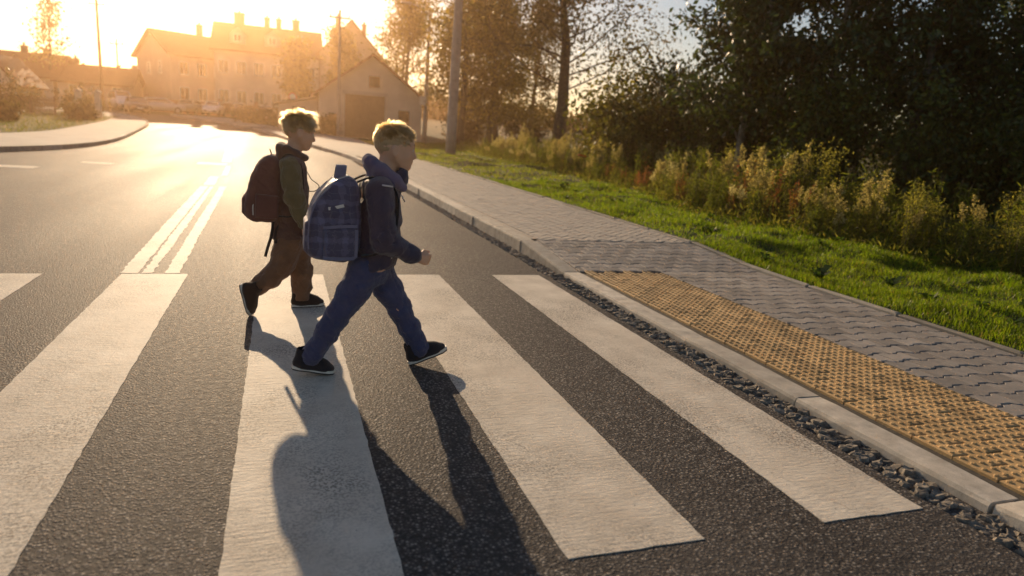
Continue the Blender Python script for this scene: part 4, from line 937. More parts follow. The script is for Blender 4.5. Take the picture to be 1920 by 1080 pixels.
# ---------------------------------------------------------------- people: surfaces grown from blended limbs
class Field:
    def __init__(s, lo, hi, h):
        s.lo = np.array(lo, float); s.h = h; s.n = np.ceil((np.array(hi, float) - s.lo) / h).astype(int) + 1
        s.D = np.full(s.n, 1.0, np.float32)
        s.ax = [s.lo[k] + h * np.arange(s.n[k]) for k in range(3)]
    def _sub(s, lo, hi):
        i0 = np.maximum(np.floor((np.asarray(lo) - s.lo) / s.h).astype(int), 0); i1 = np.minimum(np.ceil((np.asarray(hi) - s.lo) / s.h).astype(int) + 1, s.n)
        sl_ = tuple(slice(a, b) for a, b in zip(i0, i1)); return sl_, np.stack(np.meshgrid(*[s.ax[k][sl_[k]] for k in range(3)], indexing='ij'), -1)
    def _op(s, sl_, d, k, sub=False):
        a = s.D[sl_]
        if sub:
            d = -d; h = np.clip(.5 - .5 * (d - a) / k, 0, 1); s.D[sl_] = (d * (1 - h) + a * h) + k * h * (1 - h); return
        h = np.clip(.5 + .5 * (a - d) / k, 0, 1); s.D[sl_] = a * (1 - h) + d * h - k * h * (1 - h)
    def cone(s, a, b, ra, rb, k=.02, sc=(1, 1, 1), sub=False):
        a, b, sc = np.array(a, float), np.array(b, float), np.array(sc, float); m = max(ra, rb) * sc.max() + k + 3 * s.h
        sl_, p = s._sub(np.minimum(a, b) - m, np.maximum(a, b) + m)
        q = (p - a) / sc; d = (b - a) / sc; t = np.clip((q @ d) / (d @ d + 1e-12), 0, 1)
        s._op(sl_, np.linalg.norm(q - t[..., None] * d, axis=-1) - (ra + (rb - ra) * t), k, sub); return s
    def chain(s, pts, rad, k=.02, sc=(1, 1, 1)):
        for i in range(len(pts) - 1): s.cone(pts[i], pts[i + 1], rad[i], rad[i + 1], k, sc)
        return s
    def ell(s, c, r, R_=None, k=.02, sub=False):
        c, r = np.array(c, float), np.array(r, float); m = r.max() + k + 3 * s.h; sl_, p = s._sub(c - m, c + m); q = p - c
        if R_ is not None: q = q @ np.asarray(R_)
        k0 = np.linalg.norm(q / r, axis=-1); k1 = np.linalg.norm(q / r ** 2, axis=-1) + 1e-9
        s._op(sl_, k0 * (k0 - 1) / k1, k, sub); return s
    def rbox(s, c, hx, rad, R_=None, k=.01, sub=False):
        c, hx = np.array(c, float), np.array(hx, float); m = np.linalg.norm(hx) + k + 3 * s.h; sl_, p = s._sub(c - m, c + m); q = p - c
        if R_ is not None: q = q @ np.asarray(R_)
        e = np.abs(q) - hx + rad; s._op(sl_, np.linalg.norm(np.maximum(e, 0), axis=-1) + np.minimum(e.max(-1), 0) - rad, k, sub); return s
    def extrude(s, poly, y0, y1, rad=.02, k=.01):
        poly = np.array(poly, float); lo = np.array([poly[:, 0].min(), y0, poly[:, 1].min()]) - .05; hi = np.array([poly[:, 0].max(), y1, poly[:, 1].max()]) + .05
        sl_, p = s._sub(lo, hi); x, z = p[..., 0], p[..., 2]; d = np.full(x.shape, 1e9); ins = np.zeros(x.shape, bool); n = len(poly)
        for i in range(n):
            a, b = poly[i], poly[(i + 1) % n]; e = b - a; wx, wz = x - a[0], z - a[1]; t = np.clip((wx * e[0] + wz * e[1]) / (e @ e), 0, 1)
            d = np.minimum(d, (wx - e[0] * t) ** 2 + (wz - e[1] * t) ** 2)
            c = ((a[1] <= z) & (b[1] > z)) | ((b[1] <= z) & (a[1] > z)); ins ^= c & (x < a[0] + (z - a[1]) / (b[1] - a[1] + 1e-12) * e[0])
        d = np.sqrt(d) * np.where(ins, -1, 1) + rad; dy = np.abs(p[..., 1] - (y0 + y1) / 2) - (y1 - y0) / 2 + rad
        s._op(sl_, np.minimum(np.maximum(d, dy), 0) + np.hypot(np.maximum(d, 0), np.maximum(dy, 0)) - rad, k); return s
    def cut(s, p, n_, k=.004):
        """removes everything on the side n_ points to"""
        P = np.stack(np.meshgrid(*s.ax, indexing='ij'), -1); n_ = np.array(n_, float); n_ /= np.linalg.norm(n_); s.D = np.maximum(s.D, ((P - np.array(p)) @ n_).astype(np.float32)); return s
    def wrinkle(s, amp, freq, seed, zs=1.0, ridge=False):
        r = rs(seed); P = np.stack(np.meshgrid(*s.ax, indexing='ij'), -1).astype(np.float32); w = 0
        for i in range(9):
            d = r.randn(3) * [1, 1, zs]; d /= np.linalg.norm(d); f_ = freq * (.6 + .9 * r.rand()); ph = r.rand() * 6.28; d2 = r.randn(3) * freq * .35
            q = np.sin(P @ (d * f_ * (.5 if ridge else 1)).astype(np.float32) + ph + 1.3 * np.sin(P @ d2.astype(np.float32) + ph)); w = w + (2.2 * np.exp(-(q * 3.2) ** 2) - .6 if ridge else q)
        s.D = s.D + (amp * w / 3).astype(np.float32); return s
    def net(s):
        """surface nets"""
        D = s.D; n = np.array(D.shape) - 1; sgn = D < 0; V = np.zeros((*n, 3), np.float32); cnt = np.zeros(n, np.float32)
        crn = [(i, j, k) for i in (0, 1) for j in (0, 1) for k in (0, 1)]
        g = lambda A, c: A[c[0]:c[0] + n[0], c[1]:c[1] + n[1], c[2]:c[2] + n[2]]
        for a in crn:
            for ax in range(3):
                if a[ax]: continue
                b = list(a); b[ax] = 1; da, db = g(D, a), g(D, b); x = g(sgn, a) != g(sgn, b)
                t = np.where(x, da / np.where(x, da - db, 1), 0)
                for q in range(3): V[..., q] += np.where(x, a[q] + (t if q == ax else 0), 0)
                cnt += x
        act = cnt > 0; idx = np.full(n, -1, np.int64); idx[act] = np.arange(act.sum()); ijk = np.argwhere(act)
        verts = s.lo + s.h * (ijk + V[act] / cnt[act][:, None]); faces = []
        for ax in range(3):
            u, w = (ax + 1) % 3, (ax + 2) % 3; sl0 = [slice(None)] * 3; sl1 = [slice(None)] * 3; sl0[ax] = slice(0, -1); sl1[ax] = slice(1, None)
            e = sgn[tuple(sl0)] != sgn[tuple(sl1)]; fl = sgn[tuple(sl0)][e]; pos = np.argwhere(e)
            ok = (pos[:, u] > 0) & (pos[:, w] > 0) & (pos[:, u] < n[u]) & (pos[:, w] < n[w]); pos, fl = pos[ok], fl[ok]
            q = []
            for du, dw in ((1, 1), (0, 1), (0, 0), (1, 0)):
                c = pos.copy(); c[:, u] -= du; c[:, w] -= dw; q.append(idx[c[:, 0], c[:, 1], c[:, 2]])
            q = np.stack(q, -1); q[~fl] = q[~fl][:, ::-1]; faces.append(q)
        return verts, np.concatenate(faces)
    def build(s, name, m, parent, origin=(0, 0, 0)):
        v, f = s.net(); me = mesh(name, v - np.asarray(origin), f, M[m], True); return ob(name, me, parent)
def rotm(pitch=0, yaw=0, roll=0): return np.array((Matrix.Rotation(yaw, 3, 'Z') @ Matrix.Rotation(-pitch, 3, 'Y') @ Matrix.Rotation(roll, 3, 'X')))

def head_shape(F, c, pitch, yaw):
    """cranium centre c; local x forward, y left, z up; also returns the local-to-world map"""
    R_ = rotm(pitch, yaw); T = lambda p: np.asarray(c) + R_ @ np.asarray(p, float); e = lambda p, r, k=.015, sub=False: F.ell(T(p), r, R_, k, sub)
    e((-.006, 0, .010), (.091, .074, .082), .01); e((.034, 0, .0), (.062, .064, .074), .03)                 # cranium, forehead
    e((.040, 0, -.052), (.050, .053, .056), .03); e((.062, 0, -.096), (.027, .028, .022), .03)              # face, chin
    for s in (-1, 1):
        F.cone(T((.0, s * .050, -.052)), T((.060, s * .020, -.100)), .022, .016, .03)                       # jaw
        e((.052, s * .036, -.048), (.032, .024, .026), .02)                                                 # cheek
        e((.088, s * .030, -.012), (.017, .018, .011), .012, True)                                          # eye socket
        e((.077, s * .029, -.016), (.0135, .0145, .0125), .004)                                             # lids
        F.cone(T((.086, s * .014, .004)), T((.074, s * .048, .004)), .009, .007, .012)                      # brow
        e((-.008, s * .078, -.030), (.019, .011, .029), .005); e((-.002, s * .090, -.028), (.009, .006, .016), .004, True)   # ear
        e((.094, s * .009, -.053), (.008, .007, .006), .006)                                                # nostril wing
    F.cone(T((.089, 0, -.006)), T((.104, 0, -.046)), .008, .0115, .012); e((.102, 0, -.046), (.011, .010, .009), .01)
    e((.090, 0, -.070), (.012, .020, .0055), .008); e((.088, 0, -.080), (.011, .017, .006), .006); F.cone(T((.101, -.014, -.0748)), T((.101, .014, -.0748)), .0025, .0025, .004, sub=True)
    return R_, T
def hand(F, wrist, d, up, curl=.9, s=1.0):
    """child's hand: palm, four unequal fingers curling, thumb from the side; up = thumb side"""
    d = np.array(d, float); d /= np.linalg.norm(d); up = np.array(up, float); up -= d * (up @ d); up /= np.linalg.norm(up); pn = np.cross(up, d); w = np.array(wrist, float)
    F.cone(w - d * .02, w + d * .012, .019 * s, .019 * s, .01)
    for t in (-.018, -.006, .006, .018): F.cone(w + d * .010 * s + up * t * .7, w + d * .050 * s + up * t * 1.1, .0125 * s, .0115 * s, .012)
    for t, L in ((.0205, .047), (.007, .052), (-.0065, .048), (-.0195, .038)):
        p = w + d * .052 * s + up * t * s; ang = 0
        for seg, q in enumerate((.42, .33, .25)):
            ang += curl * (.55 if seg == 0 else .8); dr = d * math.cos(ang) + pn * math.sin(ang); n_ = p + dr * L * q * s; F.cone(p, n_, (.0082 - .0007 * seg) * s, (.0076 - .0008 * seg) * s, .004); p = n_
    p = w + d * .018 * s + up * .016 * s; q = p + (d * .6 + up * .75 + pn * .25) * .024 * s; F.cone(p, q, .0105 * s, .0092 * s, .008); F.cone(q, q + (d * .95 + up * .15 + pn * .25) * .028 * s, .0088 * s, .0068 * s, .004)
def hair_mesh(parent, c, R_, seed, hm, n, length, mess, lift, cap=1.0):
    rng = rs(seed); F = Field(np.array(c) - .14, np.array(c) + .14, .0045)
    T = lambda p: np.asarray(c) + R_ @ np.asarray(p, float)
    F.ell(T((-.008, 0, .014)), np.array((.0920, .0752, .0832)) * cap, R_, .01); F.ell(T((.030, 0, .012)), np.array((.0632, .0655, .0742)) * cap, R_, .03)
    F.cut(T((.070, 0, .030)), R_ @ np.array((.80, 0, -.60)))                     # hairline above the brow
    F.cut(T((-.03, 0, -.060)), R_ @ np.array((.10, 0, -1.0)))                    # nape
    Q = np.stack(np.meshgrid(*F.ax, indexing='ij'), -1); L = (Q - np.asarray(c)) @ R_   # temples and ears stay free
    side = np.maximum(np.maximum(-(L[..., 0] + .028), L[..., 2] + .012), -1); F.D = np.maximum(F.D, -np.maximum(-(L[..., 0] + .026), L[..., 2] + .004) * 1.0).astype(np.float32)
    F.wrinkle(.0018, 160, seed)
    v, f = F.net(); cap_o = ob('hair', mesh('hair', v, f, M['hair_cap'], True), parent)
    # strands grow out of the cap, swirling away from the crown
    tri = v[f]; nr = np.cross(tri[:, 1] - tri[:, 0], tri[:, 2] - tri[:, 0]); nr /= np.linalg.norm(nr, axis=1)[:, None] + 1e-9; ctr = tri.mean(1); lc = (ctr - np.asarray(c)) @ R_
    ok = np.where(((ctr - c) * nr).sum(1) > .045)[0]; pick = ok[rng.randint(0, len(ok), n)]; N = nr[pick]; p0 = ctr[pick] - N * .003 + rng.randn(n, 3) * .0015; l0 = lc[pick]
    crown = np.array([-.045, .006, .085]); flow = (l0 - crown) @ R_.T; flow -= N * (flow * N).sum(1)[:, None]; flow /= np.linalg.norm(flow, axis=1)[:, None] + 1e-6
    near = np.exp(-((l0 - crown) ** 2).sum(1) / .045 ** 2)[:, None]; topw = np.clip((l0[:, 2:3] - .0) / .08, 0, 1); clump = vnoise(l0[:, 0] * 60 + 9, l0[:, 1] * 60 + l0[:, 2] * 45, seed, 1.0)[:, None]
    ng = 130; gi = rng.randint(0, n, ng); own = ((p0[:, None] - p0[gi][None]) ** 2).sum(-1).argmin(1); G = rng.randn(ng, 3) * mess      # tufts
    d = flow * (1 - .5 * near) + N * (lift[0] + lift[1] * topw + .5 * near) * (.6 + .9 * rng.rand(ng, 1)[own]) + G[own] * (.35 + .65 * topw) + rng.randn(n, 3) * mess * .28
    d /= np.linalg.norm(d, axis=1)[:, None]; Ln = (length * (.75 + .5 * rng.rand(n)) * (.42 + .85 * topw[:, 0]))[:, None] * (.55 + .9 * rng.rand(ng, 1)[own])
    K = 5; P = np.zeros((n, K, 3)); P[:, 0] = p0; q = d.copy()
    for k in range(1, K):
        P[:, k] = P[:, k - 1] + q * Ln / (K - 1) + (p0[gi][own] - p0) * .05; q = q + flow * .14 - np.array([0, 0, .10]) * (1 - topw) - N * .05; q /= np.linalg.norm(q, axis=1)[:, None]
    hc_ = bpy.data.hair_curves.new('strands'); hc_.add_curves([K] * n); hc_.attributes['position'].data.foreach_set('vector', P.astype(np.float32).ravel())
    ra = hc_.attributes.new('radius', 'FLOAT', 'POINT'); ra.data.foreach_set('value', np.tile(np.array([.0005, .0005, .00042, .0003, .0001], np.float32), n)); hc_.materials.append(M[hm]); hc_.update_tag()
    return ob('strands', hc_, cap_o)
def eyes(parent, T, R_):
    for s in (-1, 1):
        o = thing_part('eye', T((.0795, s * .029, -.0165)), .0128, 'eye_white', parent); q = T((.0868, s * .0297, -.0165)); thing_part('iris', q, .0056, 'eye', parent)
        e0, e1 = T((.0925, s * .014, .007)), T((.080, s * .047, .007)); em = T((.0915, s * .032, .011)); ob('eyebrow', MB().tube([e0, em, e1], [.003, .0044, .002], 6).build('eyebrow', M['hair_brow'], True), parent)
def thing_part(name, c, r, m, parent):
    v, f = [], []; n, k = 12, 8
    for i in range(k + 1):
        a = math.pi * i / k
        for j in range(n): b = 2 * math.pi * j / n; v.append((c[0] + r * math.sin(a) * math.cos(b), c[1] + r * math.sin(a) * math.sin(b), c[2] + r * math.cos(a)))
    f = [(i * n + j, i * n + n + j, i * n + n + (j + 1) % n, i * n + (j + 1) % n) for i in range(k) for j in range(n)]
    return ob(name, mesh(name, v, f, M[m], True), parent)
m_noise('hair_brow', (.13, .07, .03), (.2, .115, .05), 80, .6, 0)

# shoe: heel at x=0, toe at x=L, sole on z=0
def shoe_meshes():
    L = .205; F = Field((-.03, -.06, -.01), (L + .03, .06, .14), .004)
    F.cone((.035, 0, .042), (.035, 0, .105), .036, .036, .02, (1, .92, 1)); F.ell((.045, 0, .035), (.050, .034, .034), k=.02); F.ell((.10, .002, .034), (.065, .037, .036), k=.03)
    F.ell((.152, .004, .026), (.053, .041, .028), k=.03); F.cone((.06, 0, .085), (.145, 0, .045), .026, .022, .025, (1, 1.1, 1))
    F.cut((0, 0, .012), (0, 0, -1)); F.cone((.03, 0, .10), (.03, 0, .16), .026, .03, .006, sub=True); up = F.net()
    def outline(g): 
        pts = [(-.008, 0), (-.002, .022), (.03, .033), (.08, .031), (.13, .040), (.17, .043), (.20, .030), (.212, .006), (.205, -.016), (.18, -.034), (.13, -.036), (.08, -.030), (.03, -.032), (-.002, -.022)]
        c = np.array([.1, 0]); return [tuple(c + (np.array(p) - c) * g) for p in pts]
    ou = MB().prism(outline(.985), 0, .007, 'z'); mi = MB().prism(outline(1.0), .007, .021, 'z'); la = MB()
    for i in range(4):
        x = .085 + i * .016; z = .094 - i * .0095; la.tube([(x, -.027, z - .012), (x + .003, 0, z + .004), (x, .027, z - .012)], .0034, 6)
    return up, mi, ou, la
SHOE = shoe_meshes()
def put_shoe(parent, heel, toe, roll, m, label=None):
    h, t = np.array(heel, float), np.array(toe, float); d = t - h; L = np.linalg.norm(d); yaw = math.atan2(d[1], d[0]); pitch = math.asin(d[2] / L)
    o = ob('shoe', mesh('shoe', SHOE[0][0], SHOE[0][1], M[m], True), parent); o.matrix_world = Matrix.Translation(Vector(h)) @ (Matrix.Rotation(yaw, 4, 'Z') @ Matrix.Rotation(-pitch, 4, 'Y') @ Matrix.Rotation(roll, 4, 'X')) @ Matrix.Scale(L / .205, 4)
    ob('midsole', SHOE[1].build('midsole', M['sole_rubber']), o); ob('outsole', SHOE[2].build('outsole', M['outsole']), o); ob('lace', SHOE[3].build('lace', M['strap_webbing'], True), o); return o
def strap(parent, name, pts, w, th, m='strap_webbing', wdir=(0, 1, 0)):
    pts = smooth_line(np.array(pts, float), .012); wv = np.array(wdir, float); mb = MB(); v, f = [], []
    tg = np.gradient(pts, axis=0)
    for i, p in enumerate(pts):
        t = tg[i] / (np.linalg.norm(tg[i]) + 1e-9); a = wv - t * (wv @ t); a /= np.linalg.norm(a) + 1e-9; b = np.cross(t, a); 
        v += [p - a * w / 2 - b * th / 2, p + a * w / 2 - b * th / 2, p + a * w / 2 + b * th / 2, p - a * w / 2 + b * th / 2]
    n = len(pts); f = [(i * 4 + j, i * 4 + (j + 1) % 4, i * 4 + 4 + (j + 1) % 4, i * 4 + 4 + j) for i in range(n - 1) for j in range(4)] + [(3, 2, 1, 0), (n * 4 - 4, n * 4 - 3, n * 4 - 2, n * 4 - 1)]
    return ob(name, mesh(name, v, f, M[m]), parent)

def soft(poly):
    p = np.array(poly, float)
    for _ in range(2): p = np.concatenate([np.stack([p * .75 + np.roll(p, -1, 0) * .25, p * .25 + np.roll(p, -1, 0) * .75], 1).reshape(-1, 2)])
    return p
# --- nearer child
def child_near():
    C = 3.38; p = tag(ob('person', None), 'child in a dark navy jacket and blue jeans striding, carrying the plaid backpack', 'person')
    F = Field((.05, 3.10, .02), (.90, 3.66, 1.30), .005); hc = (.520, C, 1.150); R_, T = head_shape(F, hc, math.radians(-4), math.radians(3))
    F.cone((.495, C, 1.07), (.468, C, .93), .046, .052, .02)
    F.chain([(.455, C, .92), (.45, C, .75), (.43, C, .56)], [.085, .08, .085], .03, (1, 1.25, 1))
    F.chain([(.44, C - .12, .925), (.468, C - .165, .705), (.612, C - .13, .628)], [.042, .034, .022], .03); F.chain([(.44, C + .12, .925), (.375, C + .16, .70), (.285, C + .155, .650)], [.042, .034, .022], .03)
    F.chain([(.41, C - .06, .56), (.262, C - .06, .318), (.135, C - .055, .09)], [.075, .05, .034], .03); F.chain([(.45, C + .06, .56), (.582, C + .06, .312), (.69, C + .05, .085)], [.075, .05, .034], .03)
    hand(F, (.628, C - .127, .620), (.9, .18, -.22), (.2, 0, 1), .78); hand(F, (.272, C + .150, .645), (-.9, 0, -.2), (.2, 0, .9), .9)
    F.build('body', 'skin', p); eyes(p, T, R_)
    hair_mesh(p, hc, R_, 5, 'hair_blond', 14000, .021, .19, (.05, .40))
    J = Field((.20, 3.06, .48), (.72, 3.70, 1.04), .005)
    J.chain([(.462, C, .915), (.462, C, .80), (.448, C, .68), (.430, C, .535)], [.088, .101, .108, .113], .03, (1, 1.24, 1)); J.cone((.448, C - .10, .935), (.448, C + .10, .935), .058, .058, .05)
    J.chain([(.440, C - .125, .928), (.462, C - .168, .705), (.605, C - .132, .632)], [.064, .056, .043], .03); J.chain([(.440, C + .125, .928), (.372, C + .165, .70), (.30, C + .157, .655)], [.064, .056, .043], .03)
    J.cone((.49, C, .93), (.540, C, .998), .064, .055, .03, (1, 1.1, 1)); J.cone((.515, C, 1.08), (.505, C, .95), .052, .046, .008, sub=True)
    for t in np.linspace(0, 1, 5): J.cone((.43, C - .215, .80 - t * .09), (.51, C - .215, .79 - t * .09), .004, .004, .015, sub=True)
    J.cut((.43, C, .548), (.16, 0, -1)); J.cut((.640, C - .13, .618), (.88, 0, -.35)) if False else None
    J.wrinkle(.0042, 55, 4, 1.6); J.wrinkle(.0028, 58, 41, 1.6, True); jk = J.build('jacket', 'jacket_navy', p)
    H = Field((.34, 3.20, .84), (.68, 3.56, 1.13), .005)
    for s in (-1, 1): H.chain([(.405, C + s * .040, 1.066), (.446, C + s * .078, 1.032), (.512, C + s * .082, .985), (.560, C + s * .066, .948)], [.024, .033, .032, .020], .025)
    H.cone((.405, C - .045, 1.060), (.405, C + .045, 1.060), .027, .027, .03); H.cone((.44, C, 1.0), (.42, C, .95), .05, .05, .04, (1, 1.3, 1))
    H.cone((.505, C, 1.06), (.50, C, .90), .054, .050, .012, sub=True); H.wrinkle(.0030, 62, 9); H.build('hood', 'hood_violet', p)
    Fm = Field((.03, 3.20, .03), (.82, 3.56, .66), .005)
    Fm.chain([(.425, C, .60), (.42, C, .545)], [.092, .098], .02, (1, 1.2, 1)); Fm.chain([(.395, C - .055, .545), (.335, C - .06, .43), (.262, C - .06, .318), (.205, C - .06, .22), (.140, C - .052, .105)], [.086, .073, .058, .053, .052], .025)
    Fm.chain([(.452, C + .055, .54), (.52, C + .06, .42), (.585, C + .06, .312), (.640, C + .055, .205), (.698, C + .048, .092)], [.082, .070, .056, .052, .051], .025)
    Fm.cut((.118, C, .066), (-.46, 0, -.89)); Fm.cut((.722, C + .05, .048), (.42, 0, -.9)); Fm.wrinkle(.0030, 55, 2, 2.6); Fm.wrinkle(.0030, 60, 12, 3.0, True); Fm.build('trousers', 'jeans_blue', p)
    put_shoe(p, (.050, C - .045, .038), (.246, C - .045, .003), 0, 'shoe_fabric'); put_shoe(p, (.650, C + .05, .002), (.846, C + .05, .078), 0, 'shoe_fabric')
    ob('reflective_strip', MB().tube([(.442, C - .190, .968), (.492, C - .178, .962)], .0045, 6).build('reflective_strip', M['reflective'], True), p)
    ob('side_piping', MB().tube([(.512, C - .112, .70), (.508, C - .122, .66), (.505, C - .128, .61)], .0028, 6).build('side_piping', M['reflective'], True), p)
    ob('zip_pull', MB().tube([(.548, C - .098, .915), (.566, C - .092, .885)], .0035, 6).build('zip_pull', M['reflective'], True), p)
    # plaid satchel
    b = tag(ob('backpack', None), 'bulky navy plaid school backpack on the nearer child', 'backpack')
    poly = [(.315, .995), (.262, .985), (.205, .945), (.148, .88), (.118, .80), (.110, .72), (.113, .635), (.140, .598), (.200, .590), (.325, .590), (.352, .63), (.360, .80), (.350, .95)]
    B = Field((.06, 3.18, .54), (.42, 3.58, 1.05), .0045); B.extrude(soft(poly), C - .142, C + .142, .046); B.wrinkle(.0030, 42, 7); B.wrinkle(.0022, 50, 71, 1.0, True); bd = B.build('pack_body', 'pack_plaid', b)
    B = Field((.06, 3.18, .54), (.42, 3.58, 1.05), .0045); B.extrude([(.135, .80), (.102, .77), (.098, .64), (.125, .61), (.16, .61), (.17, .79)], C - .115, C + .115, .025); B.build('front_pocket', 'pack_plaid', b)
    for s in (-1, 1):
        B = Field((.14, C + s * .15 - .05, .56), (.36, C + s * .15 + .05, .80), .0045); B.extrude([(.185, .755), (.185, .615), (.335, .612), (.338, .765)], C + s * .143 - .018, C + s * .143 + .018, .016); sp = B.build('side_pocket', 'pack_plaid', b)
        y = C + s * .1625
        strap(sp, 'pocket_trim', [(.182, y, .757), (.260, y, .766), (.340, y, .768)], .014, .004, 'pack_trim', (0, 0, 1)); strap(sp, 'pocket_trim', [(.182, y, .617), (.26, y, .613), (.336, y, .615)], .014, .004, 'pack_trim', (0, 0, 1)); strap(sp, 'pocket_trim', [(.332, y, .62), (.333, y, .69), (.334, y, .762)], .014, .004, 'pack_trim', (1, 0, 0))
        strap(b, 'piping', [(.215, C + s * .136, .949), (.155, C + s * .136, .884), (.124, C + s * .136, .80), (.116, C + s * .136, .72), (.119, C + s * .136, .645)], .008, .006, 'pack_trim')
        strap(b, 'shoulder_strap', [(.33, C + s * .075, .965), (.40, C + s * .085, 1.000), (.475, C + s * .10, .985), (.525, C + s * .104, .93), (.532, C + s * .106, .84), (.515, C + s * .122, .72), (.45, C + s * .142, .64), (.35, C + s * .125, .62)], .05, .009)
        strap(b, 'buckle_strap', [(.205, C + s * .1455, .845), (.24, C + s * .1455, .852), (.275, C + s * .1455, .862)], .014, .004, 'reflective', (0, 0, 1))
    strap(b, 'carry_handle', [(.262, C - .045, .965), (.268, C - .045, 1.01), (.272, C - .034, 1.034), (.273, C + .0, 1.038), (.272, C + .034, 1.034), (.268, C + .045, 1.01), (.262, C + .045, .965)], .046, .009, 'pack_trim', (1, 0, 0))
    strap(b, 'zip', [(.30, C - .100, .9965), (.235, C - .1, .972), (.17, C - .1, .915), (.130, C - .1, .84)], .009, .006, 'reflective'); return p
child_near()

# --- farther child
def child_far():
    C = 4.60; p = tag(ob('person', None), 'child with tousled blond hair, olive jacket and brown trousers, walking behind the nearer child', 'person')
    F = Field((-.28, 4.34, .03), (.36, 4.90, 1.33), .005); hc = (.104, C, 1.178); R_, T = head_shape(F, hc, math.radians(-10), math.radians(14))
    F.cone((.085, C, 1.10), (.062, C, .96), .044, .05, .02); F.chain([(.06, C, .93), (.058, C, .75), (.055, C, .5)], [.083, .08, .085], .03, (1, 1.25, 1))
    F.chain([(.055, C - .115, .94), (.078, C - .155, .755), (.136, C - .145, .60)], [.04, .033, .022], .03); F.chain([(.06, C + .115, .94), (.062, C + .150, .755), (.085, C + .145, .60)], [.04, .033, .022], .03)
    F.chain([(.05, C - .06, .49), (.010, C - .07, .30), (-.14, C - .10, .185)], [.075, .05, .034], .03); F.chain([(.06, C + .06, .49), (.122, C + .07, .27), (.122, C + .07, .08)], [.075, .05, .034], .03)
    hand(F, (.143, C - .143, .585), (.25, 0, -.97), (1, 0, .2), .6); hand(F, (.088, C + .143, .585), (.15, 0, -.98), (1, 0, .1), .6)
    F.build('body', 'skin', p); eyes(p, T, R_)
    hair_mesh(p, hc, R_, 8, 'hair_fair', 14000, .035, .36, (.12, .48))
    J = Field((-.14, 4.30, .42), (.32, 4.92, 1.06), .005)
    J.chain([(.062, C, .93), (.060, C, .80), (.054, C, .65), (.050, C, .47)], [.086, .098, .110, .118], .03, (1, 1.24, 1)); J.cone((.058, C - .095, .955), (.058, C + .095, .955), .056, .056, .05); J.wrinkle(.004, 52, 14, 1.6); J.wrinkle(.0028, 58, 42, 1.6, True)
    J.cut((.05, C, .488), (.05, 0, -1)); J.build('jacket', 'jacket_brown', p)
    S = Field((-.05, 4.30, .52), (.30, 4.92, 1.02), .005); S.chain([(.052, C - .118, .945), (.078, C - .158, .755), (.135, C - .146, .605)], [.064, .057, .045], .03); S.chain([(.06, C + .118, .945), (.062, C + .153, .755), (.084, C + .146, .605)], [.064, .057, .045], .03); S.wrinkle(.004, 58, 15, 1.6); S.wrinkle(.003, 64, 43, 2.0, True); S.build('sleeves', 'jacket_olive', p)
    H = Field((-.08, 4.42, .94), (.24, 4.78, 1.14), .005)
    for s in (-1, 1): H.chain([(.000, C + s * .03, 1.062), (.03, C + s * .068, 1.05), (.09, C + s * .07, 1.02), (.145, C + s * .03, 1.0)], [.022, .027, .027, .022], .02)
    H.cone((-.004, C - .04, 1.06), (-.004, C + .04, 1.06), .022, .022, .02); H.cone((.03, C, 1.02), (.03, C, .98), .06, .07, .03, (1, 1.2, 1)); H.cone((.085, C, 1.10), (.07, C, .97), .05, .048, .01, sub=True); H.wrinkle(.0025, 60, 3); H.build('collar', 'jacket_brown', p)
    Fm = Field((-.26, 4.36, .03), (.26, 4.82, .60), .005)
    Fm.chain([(.05, C, .56), (.052, C, .48)], [.095, .098], .02, (1, 1.2, 1)); Fm.chain([(.045, C - .058, .47), (.020, C - .066, .375), (-.002, C - .07, .300), (-.07, C - .085, .238), (-.152, C - .10, .178)], [.088, .078, .068, .061, .056], .025)
    Fm.chain([(.062, C + .058, .47), (.098, C + .066, .36), (.125, C + .07, .25), (.128, C + .07, .16), (.124, C + .07, .075)], [.088, .080, .068, .062, .058], .025)
    Fm.cut((-.178, C - .1, .165), (-.82, 0, -.55)); Fm.cut((.12, C, .058), (0, 0, -1)); Fm.wrinkle(.0032, 55, 22, 2.4); Fm.wrinkle(.0032, 62, 32, 3.0, True); Fm.build('trousers', 'trouser_brown', p)
    put_shoe(p, (.066, C + .052, .002), (.276, C + .095, .002), 0, 'shoe_brown'); put_shoe(p, (-.247, C - .115, .198), (-.197, C - .132, .004), 0, 'shoe_brown')
    b = tag(ob('backpack', None), 'dark brown backpack with dangling straps on the farther child', 'backpack')
    poly = [(-.028, 1.005), (-.085, 1.010), (-.125, .975), (-.158, .92), (-.185, .84), (-.196, .79), (-.222, .74), (-.224, .655), (-.195, .61), (-.13, .590), (-.045, .592), (-.010, .63), (.004, .80), (-.004, .95)]
    B = Field((-.27, 4.40, .55), (.05, 4.80, 1.06), .0045); B.extrude(soft(poly), C - .128, C + .128, .044); B.wrinkle(.0030, 42, 17); B.wrinkle(.0022, 50, 72, 1.0, True); B.build('pack_body', 'pack_dark', b)
    B = Field((-.27, 4.40, .55), (.05, 4.80, 1.06), .0045); B.extrude([(-.205, .775), (-.232, .74), (-.234, .65), (-.20, .612), (-.16, .61), (-.15, .77)], C - .105, C + .105, .024); B.build('front_pocket', 'pack_dark', b)
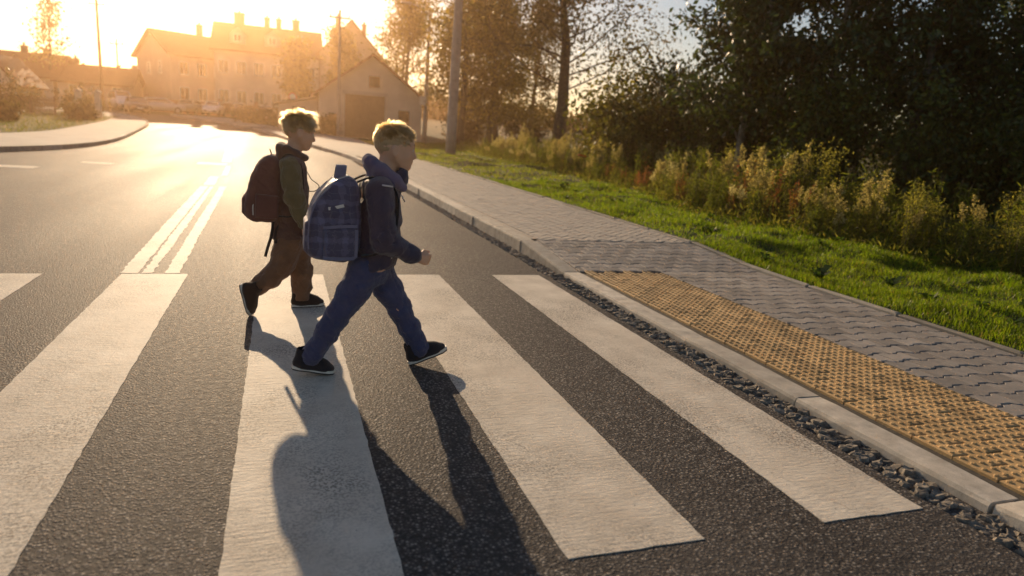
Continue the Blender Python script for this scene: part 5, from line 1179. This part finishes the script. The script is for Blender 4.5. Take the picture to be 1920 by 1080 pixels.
    for s in (-1, 1):
        B = Field((-.18, C + s * .13 - .05, .57), (.03, C + s * .13 + .05, .82), .0045); B.extrude([(-.150, .775), (-.155, .625), (-.02, .622), (-.016, .765)], C + s * .130 - .015, C + s * .130 + .015, .014); B.build('side_pocket', 'pack_dark', b)
        strap(b, 'shoulder_strap', [(-.01, C + s * .07, .975), (.03, C + s * .08, 1.028), (.085, C + s * .092, 1.012), (.122, C + s * .098, .95), (.132, C + s * .10, .85), (.120, C + s * .115, .72), (.07, C + s * .145, .64), (-.01, C + s * .115, .64)], .046, .009)
        strap(b, 'piping', [(-.155, C + s * .120, .76), (-.168, C + s * .128, .70), (-.165, C + s * .128, .63)], .006, .005, 'reflective', (1, 0, 0))
    strap(b, 'carry_handle', [(-.055, C - .03, 1.0), (-.062, C - .028, 1.03), (-.066, C, 1.038), (-.062, C + .028, 1.03), (-.055, C + .03, 1.0)], .02, .006)
    strap(b, 'dangling_strap', [(-.05, C - .10, .60), (-.055, C - .105, .52), (-.082, C - .11, .44), (-.098, C - .112, .375)], .018, .004, 'strap_webbing', (1, 0, 0)); strap(b, 'dangling_strap', [(.0, C - .11, .60), (-.04, C - .118, .535), (-.035, C - .118, .47), (-.03, C - .12, .455)], .016, .004, 'strap_webbing', (1, 0, 0))
    strap(b, 'loose_strap', [(.148, C - .10, .93), (.172, C - .10, .885), (.185, C - .102, .868), (.215, C - .105, .852), (.232, C - .105, .83), (.205, C - .105, .80), (.165, C - .105, .80)], .016, .005); return p
child_far()

# ---------------------------------------------------------------- haze added to stand in for the orange lens-flare veil
n = NT('flare_haze'); n.n.remove(n.b); pv = n.node('ShaderNodeVolumePrincipled'); pv.inputs['Color'].default_value = (1.0, .64, .36, 1); pv.inputs['Density'].default_value = .0015; pv.inputs['Anisotropy'].default_value = .84
n.link(pv.outputs[0], n.out.inputs['Volume'])
hz = ob('haze', MB().box(-262, 262, -62, 244, -1.2, 21.0).build('haze', n.m)); tag(hz, 'orange haze added to stand in for the glow of lens flare', 'haze', kind='stuff')
